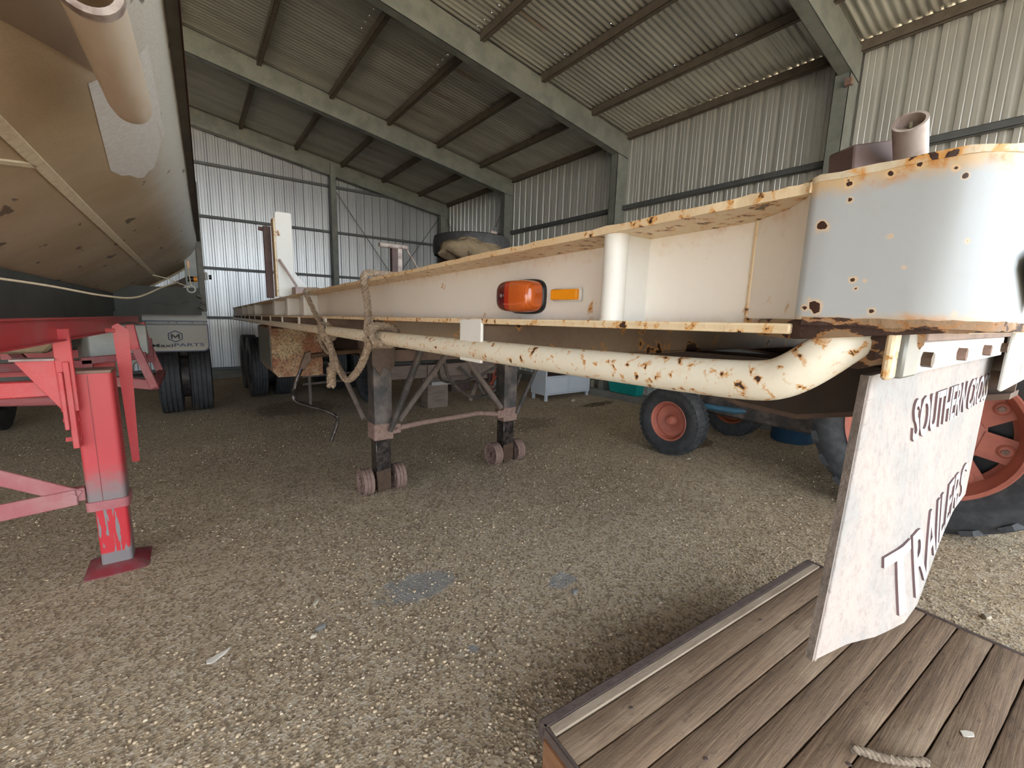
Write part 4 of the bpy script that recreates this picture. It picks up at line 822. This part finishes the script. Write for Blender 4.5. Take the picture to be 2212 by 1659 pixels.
mpts = [(-.19,.955),(-.19,1.015),(-.175,1.015),(-.145,.985),(-.115,1.015),(-.10,1.015),(-.10,.955),(-.118,.955),(-.118,.987),(-.145,.960),(-.172,.987),(-.172,.955)]
MB().prism([(x-.04, 6.902, z) for x, z in mpts], (0,-.0025,0)).build('logo_letter', M['blackprint'], f2)

# ------------------------------------------------------------------ tractor
trc = thing('tractor', 'blue tractor with salmon red wheel rims parked beyond the white trailer', 'tractor', (4.5, 1.6, .05))
def big_wheel(cx_, cy_, R, w, rr_, front, face=-1, mat='rim'):
    g = G(cx_, cy_)-(0 if front else .035); c = (cx_, cy_, g+R)
    t = MB().lathe(tyre_profile(R, w, rr_), c, (1,0,0), 64, True); 
    if front: lugs(t, c, R, w, 40, 'block', .008)
    else: lugs(t, c, R-.01, w, 22, 'bar', .028)
    wh = t.build('rear_wheel' if not front else 'front_wheel', M['rubber'], trc, sm=40)
    h = w/2; s_ = face
    if front: pr = [(s_*h*.80, rr_+.012),(s_*h*.86, rr_+.006),(s_*h*.80, rr_-.006),(s_*h*.55, rr_-.015),(s_*h*.45, rr_*.93),(s_*h*.30, rr_*.88),(s_*h*.42, rr_*.80),(s_*h*.38, rr_*.55),(s_*h*.15, rr_*.36),(s_*h*.10, rr_*.30),(s_*h*.5, rr_*.24),(s_*h*.62, rr_*.20),(s_*h*.66, .001)]
    else: pr = [(s_*h*.80, rr_+.015),(s_*h*.90, rr_+.008),(s_*h*.86, rr_-.012),(s_*h*.55, rr_-.03),(s_*h*.45, rr_*.90),(s_*h*.05, rr_*.86),(-s_*h*.1, rr_*.80)]
    MB().lathe(pr, c, (1,0,0), 48).build('rim', M[mat], wh)
    if not front:
        # dished centre disc with six cut-outs between spokes
        c_ = Vector(c); r0, r1 = rr_*.30, rr_*.90; mb = MB(); nsp = 8
        mb.lathe([(s_*h*.30, .001),(s_*h*.30, rr_*.22),(s_*h*.12, rr_*.30),(s_*h*.02, rr_*.46),(-s_*h*.02, rr_*.56)], c, (1,0,0), 48); mb.build('wheel_disc', M[mat], wh)
        mb = MB()
        for k in range(nsp):
            a = 2*PI*k/nsp+.2; da = .27; P = lambda rad, an, x: c_+Vector((x, rad*math.cos(an), rad*math.sin(an)))
            mb.hexa([P(rr_*.54,a-da*1.3,-s_*h*.02-.012),P(rr_*.54,a+da*1.3,-s_*h*.02-.012),P(r1,a+da*.75,-.012),P(r1,a-da*.75,-.012),P(rr_*.54,a-da*1.3,-s_*h*.02),P(rr_*.54,a+da*1.3,-s_*h*.02),P(r1,a+da*.75,.0),P(r1,a-da*.75,.0)])
        mb.build('disc_spokes', M[mat], wh)
        for k in range(nsp):
            a = 2*PI*(k)/nsp+.2; q = c_+Vector((s_*h*.10, rr_*.78*math.cos(a), rr_*.78*math.sin(a)))
            MB().lathe([(-s_*.03,.046),(s_*.0,.042),(s_*.012,.030),(s_*.012,.001)], q, (1,0,0), 16).build('rim_lug', M[mat], wh); MB().tube([q+Vector((s_*.01,0,0)), q+Vector((s_*.03,0,0))], .018, 6).build('wheel_nut', M['dustrust'], wh)
        MB().lathe([(-s_*.02, rr_*.90),(-s_*.022, .001)], (cx_-s_*h*.5, cy_, g+R), (1,0,0), 32).build('brake_backing', M['blackprint'], wh)
    else: MB().tube([Vector(c)+Vector((s_*h*.62,0,0)), Vector(c)+Vector((s_*h*.80,0,0))], [.032,.026], 6).build('hub_cap', M['rim'], wh)
    return wh
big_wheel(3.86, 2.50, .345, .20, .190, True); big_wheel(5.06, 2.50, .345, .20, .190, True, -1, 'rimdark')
big_wheel(3.97, .62, .685, .36, .44, False); big_wheel(5.0, .62, .685, .34, .44, False, 1)
MB().box(4.28, 4.74, .6, 2.65, .62, .96).build('hood', M['blue'], trc, .03, seg=3); MB().box(4.30, 4.72, .3, 2.5, .42, .62).build('engine', M['blacksteel'], trc, .02)
MB().tube([(3.95,2.47,.42),(4.5,2.47,.52),(5.05,2.47,.42)], .035, 10).build('front_axle', M['blue'], trc); MB().tube([(4.22,2.40,.505),(4.30,2.1,.50),(4.36,1.9,.53)], .03, 10).build('tie_rod', M['blue'], trc)
MB().tube([(4.0,.62,.72),(5.0,.62,.72)], .09, 14).build('rear_axle', M['blacksteel'], trc); MB().box(4.3, 4.7, .25, .65, .95, 1.10).build('seat', M['blackprint'], trc, .03)

# ------------------------------------------------------------------ timber deck (low platform) front right
ca, sa_ = math.cos(-.052), math.sin(-.052); DX, DY, DZ = .689, .775, .30
def TD(a): x, y, z = a[:, 0], a[:, 1], a[:, 2]; return np.stack([DX+x*ca-y*sa_, DY+x*sa_+y*ca, z+DZ], 1)
dk = thing('timber_platform', 'low timber decking platform with rusted steel edging, lying on the gravel front right', 'platform', (1.6, .3, 0))
DL = 1.558; y0 = -.030; rj = random.Random(4)
MB(TD).box(.012, DL-.012, -.062, -.034, -.02, .002).build('edge_batten', M['batten'], dk, .002)
yy = -.064
for k in range(15):
    w = .0903*(1+rj.uniform(-.03, .03)); dz = rj.uniform(-.002, .0015)
    cutx = .79 if k == 6 else None
    segs = [(.012, DL-.012)] if cutx is None else [(.012, cutx-.001), (cutx+.001, DL-.012)]
    for xa, xb in segs:
        n = 14; mb = MB(TD); e0 = [rj.uniform(-.0009, .0009) for _ in range(n+1)]; e1 = [rj.uniform(-.0009, .0009) for _ in range(n+1)]
        for i in range(n+1):
            x = xa+(xb-xa)*i/n; a, b = yy-.0022+e0[i], yy-w+.0022+e1[i]; mb.v += [(x, b, -.028), (x, b, dz-.0015), (x, b+.003, dz), (x, a-.003, dz), (x, a, dz-.0015), (x, a, -.028)]
        mb.f = [(6*i+q, 6*i+(q+1) % 6, 6*i+6+(q+1) % 6, 6*i+6+q) for i in range(n) for q in range(6)]+[(0,1,2,3,4,5), tuple(6*n+q for q in (5,4,3,2,1,0))]
        mb.build('plank', M['plank'], dk, sm=60)
    yy -= w
YE = yy
MB(TD).box(.0, DL, -.034, -.003, -.055, .0015).build('edge_angle', M['rustangle'], dk, .004, seg=2); MB(TD).box(-.0, .012, YE, -.02, -.03, .0015).build('edge_angle', M['rustangle'], dk, .003); MB(TD).box(DL-.012, DL+.004, YE, -.003, -.05, .003).build('edge_angle', M['rustangle'], dk, .003)
MB(TD).box(-.004, .02, YE, -.03, -.14, -.03).build('end_board', M['sidewood'], dk, .004)
for x in (.10, .76, 1.46): MB(TD).box(x-.04, x+.04, YE+.05, -.09, -.33, -.03).build('bearer', M['timber'], dk)
for x, y_ in ((.25,-.11),(.95,-.11),(.30,-.31),(1.05,-.31),(.6,-.51),(1.4,-.21),(.9,-.72)): MB(TD).lathe([(0,.006),(.0015,.005),(.0018,.001)], (x, y_, -.0005), (0,0,1), 10).build('nail_head', M['rustangle'], dk)
r3 = MB(); ropemesh(r3, [(1.302,.240,.314),(1.32,.215,.313),(1.338,.188,.312),(1.375,.151,.312),(1.42,.119,.312)], .011); tag(r3.build('rope_offcut', M['rope']), 'short pale frayed rope offcut lying on the timber platform', 'rope')
def litter(name, c, pts, h, mt, label, cat):
    tag(MB().prism([(c[0]+x, c[1]+y_, c[2]) for x, y_ in pts], (0,0,h)).build(name, mt, None, .0015), label, cat)
litter('paper_scrap', (1.629,.075,.3005), [(-.02,.006),(-.004,.016),(.012,.006),(.022,-.008),(.004,-.012),(-.010,-.004)], .003, M['shell'], 'white scrap of paper on the timber platform planks', 'paper')
def stone(c, sx, sy, sz, mt, label, rot=0, name='stone', cat='stone', seed=1, grp=None):
    v, f = ico(); r = np.random.default_rng(seed); q = v*(1+r.normal(0, .12, (12, 1)))*np.array([sx, sy, sz]); ca_, sb_ = math.cos(rot), math.sin(rot)
    q = np.stack([q[:, 0]*ca_-q[:, 1]*sb_+c[0], q[:, 0]*sb_+q[:, 1]*ca_+c[1], q[:, 2]+G(c[0], c[1])+sz*.45], 1)
    mb = MB(); mb.v = [tuple(p) for p in q]; mb.f = [tuple(int(i) for i in t_) for t_ in f]; tag(mb.build(name, mt, sm=20), label, cat, grp)
stone((.398,2.115), .038, .014, .010, M['stone'], 'long pale flake of stone on the gravel, nearest the middle foreground', .9, seed=2)
stone((-.016,1.98), .05, .02, .006, M['shell'], 'flat white crumpled litter piece on the gravel, left foreground', .5, 'litter_scrap', 'litter', 3)
stone((.369,1.907), .026, .017, .014, M['stonegrey'], 'dark grey stone on the gravel below the pale stone flake', .3, seed=4)
stone((.33,1.87), .016, .014, .011, M['stone'], 'small pale cube-like stone touching the dark grey stone', .3, seed=5)
stone((1.475,1.42), .028, .016, .014, M['stonegrey'], 'dark flat stone beside the small grey patch, middle of the gravel', .5, seed=6)
stone((1.757,1.118), .016, .013, .010, M['stone'], 'small pale stone on the gravel close to the platform edge', .3, seed=7)
stone((3.83,2.27), .035, .014, .012, M['stone'], 'pale stone chip under the small tractor front wheel', .1, seed=8)
stone((2.898,.158), .030, .02, .016, M['stone'], 'pale stone on the gravel just past the right platform edge', .1, seed=9)
stone((4.95,5.05), .05, .03, .03, M['stone'], 'pale lump of rubble in front of the white cabinet', .1, seed=10)

# ------------------------------------------------------------------ things by the walls
cb = thing('tv_cabinet', 'low pale white cabinet on square feet against the side wall', 'cabinet', (5.0, 5.5, 0))
x0, x1, ya, yb_ = 4.545, 5.56, 5.28, 5.66
def gz(x, y): return G(x, y)
MB().box(x0, x0+.03, ya, yb_, .08, .52).build('side_panel', M['cab'], cb, .003); MB().box(x1-.03, x1, ya, yb_, .08, .52).build('side_panel', M['cab'], cb, .003)
MB().box(x0-.01, x1+.01, ya-.01, yb_, .52, .545).build('top_panel', M['cab'], cb, .003); MB().box(x0+.03, x1-.03, ya+.01, yb_, .385, .40).build('shelf', M['cabshelf'], cb)
MB().box(x0+.03, x1-.03, yb_-.01, yb_, .08, .52).build('back_panel', M['cabshelf'], cb); MB().box(x0+.03, x1-.03, ya+.005, yb_, .08, .10).build('bottom_panel', M['cab'], cb)
MB().box(x0+.03, x1-.03, ya, ya+.02, .372, .392).build('front_rail', M['cab'], cb); MB().box((x0+x1)/2-.012, (x0+x1)/2+.012, ya, ya+.02, .39, .52).build('divider', M['cab'], cb)
for a, b in ((x0+.033, (x0+x1)/2-.003), ((x0+x1)/2+.003, x1-.033)):
    dr = MB().box(a, b, ya-.002, ya+.016, .105, .368).build('drawer_front', M['cab'], cb, .002)
    mb = MB(); mb.box(a+.03, b-.03, ya-.006, ya-.001, .135, .142).box(a+.03, b-.03, ya-.006, ya-.001, .330, .337).box(a+.03, a+.037, ya-.006, ya-.001, .142, .330).box(b-.037, b-.03, ya-.006, ya-.001, .142, .330); mb.build('drawer_moulding', M['cab'], dr)
for x in (x0+.02, x1-.06):
    for y_ in (ya+.01, yb_-.05): MB().box(x, x+.04, y_, y_+.04, G(x, y_)-.008, .085).build('foot', M['cab'], cb)
tb_ = MB(); tb_.hexa([(5.65,4.36,.132),(5.83,4.36,.132),(5.83,4.90,.132),(5.65,4.90,.132),(5.635,4.32,.36),(5.84,4.32,.36),(5.84,4.95,.36),(5.635,4.95,.36)])
o = tb_.build('storage_tub', M['teal'], None, .008, seg=2); tag(o, 'teal plastic storage tub on the concrete kerb', 'tub')
for y_ in (4.52, 4.74): MB().box(5.625, 5.64, y_-.05, y_+.05, .14, .17).build('tub_foot', M['teal'], o)
tag(MB().lathe([(0,.001),(0,.055),(.13,.055),(.13,.001)], (5.72,5.385,.13), (0,0,1), 20).build('paint_tin', M['jar']), 'olive tin on the kerb between cabinet and teal tub', 'tin')
tag(MB().lathe([(0,.001),(0,.045),(.14,.045),(.14,.001)], (5.72,5.19,.13), (0,0,1), 20).build('paint_tin', M['alurail']), 'dark grey tin on the kerb next to the teal tub', 'tin')
mb = MB(); mb.lathe([(0,.001),(0,.20),(.02,.21),(.20,.205),(.22,.215),(.24,.205),(.45,.21),(.47,.20),(.47,.001)], (5.40,1.98,G(5.40,1.98)-.005), (0,0,1), 32); tag(mb.build('drum', M['bluedrum']), 'deep blue drum standing behind the tractor wheels', 'drum')
st = thing('beam_stand', 'brown timber beam stand with hanging post behind the landing legs', 'stand', (3, 6, 0))
MB().box(2.2, 4.0, 5.95, 6.07, .40, .60).build('beam', M['timber'], st, .008); MB().box(2.78, 3.12, 5.92, 6.15, G(3,6)-.01, .60).build('post', M['timber'], st, .008)
MB().box(2.0, 2.08, 5.95, 6.07, G(2,6)-.01, .60).build('post', M['timber'], st); MB().bar((3.75,6.0,.42), (3.55,6.0,G(3.5,6)+.02), .05, .07).build('stay', M['timber'], st)
MB().box(3.2, 3.95, 6.1, 6.4, .30, .42).build('lower_board', M['timber'], st)
tag(MB().box(2.62, 2.98, 5.45, 5.75, .37, .415).build('steel_plate', M['silver'], st), 'bright steel plate')
hs = MB(); hs.tube(smoothpath([(3.55,5.9,.55),(3.60,5.85,.30),(3.75,5.8,.06),(4.05,5.75,.02),(4.25,5.72,.15),(4.35,5.7,.40)]), .025, 8); tag(hs.build('hose', M['hose']), 'dark rubber hose curling to the ground behind the beam stand', 'hose')
hs = MB(); hs.tube(smoothpath([(3.3,5.88,.55),(3.5,5.8,.36),(3.8,5.75,.22),(4.1,5.7,.28),(4.3,5.7,.5)]), .02, 8); tag(hs.build('hose', M['hose']), 'thin dark hose sagging above the thicker one behind the stand', 'hose')
mc = thing('machine_frame', 'orange red rusty machine frame left of the white cabinet', 'machine', (4.3, 6.6, 0))
for a, b in (((4.25,6.4,-.03),(4.30,6.4,.75)),((4.55,6.4,-.03),(4.5,6.4,.75)),((4.2,6.4,.35),(4.6,6.4,.35)),((4.2,6.4,.12),(4.6,6.4,.55)),((4.25,6.4,.7),(4.25,7.0,.7)),((4.5,6.4,.7),(4.5,7.0,.7)),((4.25,7.0,-.04),(4.25,7.0,.7)),((4.5,7.0,-.04),(4.5,7.0,.7))): MB().tube([a, b], .022, 8).build('frame_bar', M['rustred'], mc)
MB().lathe([(-.03,.10),(-.03,.14),(.03,.14),(.03,.10)], (4.40,6.35,.12), (.3,1,0), 24, True).build('pulley', M['girt'], mc); MB().box(4.22, 4.58, 6.45, 6.9, .15, .42).build('gear_case', M['boxbrown'], mc, .02)
tag(MB().box(3.75, 4.15, 7.0, 7.5, -.08, .40).build('rusty_box', M['boxbrown'], None, .01), 'brown rusty box on the ground beyond the beam stand', 'box')
lw = thing('pipe_rack', 'low grey pipe rack on the ground beyond the landing leg', 'rack', (2.2, 7.6, 0))
for z in (.22, .34): MB().tube([(1.3,7.2,z-.0), (3.2,7.6,z)], .02, 8).build('pipe', M['bracegrey'], lw)
for x, y_ in ((1.4,7.22),(2.3,7.4),(3.1,7.58)): MB().box(x-.02, x+.02, y_-.02, y_+.02, G(x,y_)-.01, .36).build('rack_post', M['bracegrey'], lw)
tag(MB().lathe(tyre_profile(.30, .20, .17), (2.25,6.9,G(2.25,6.9)+.30), (1,.3,0), 36, True).build('tyre', M['rubber']), 'black tyre standing on the ground behind the left landing leg', 'tyre')
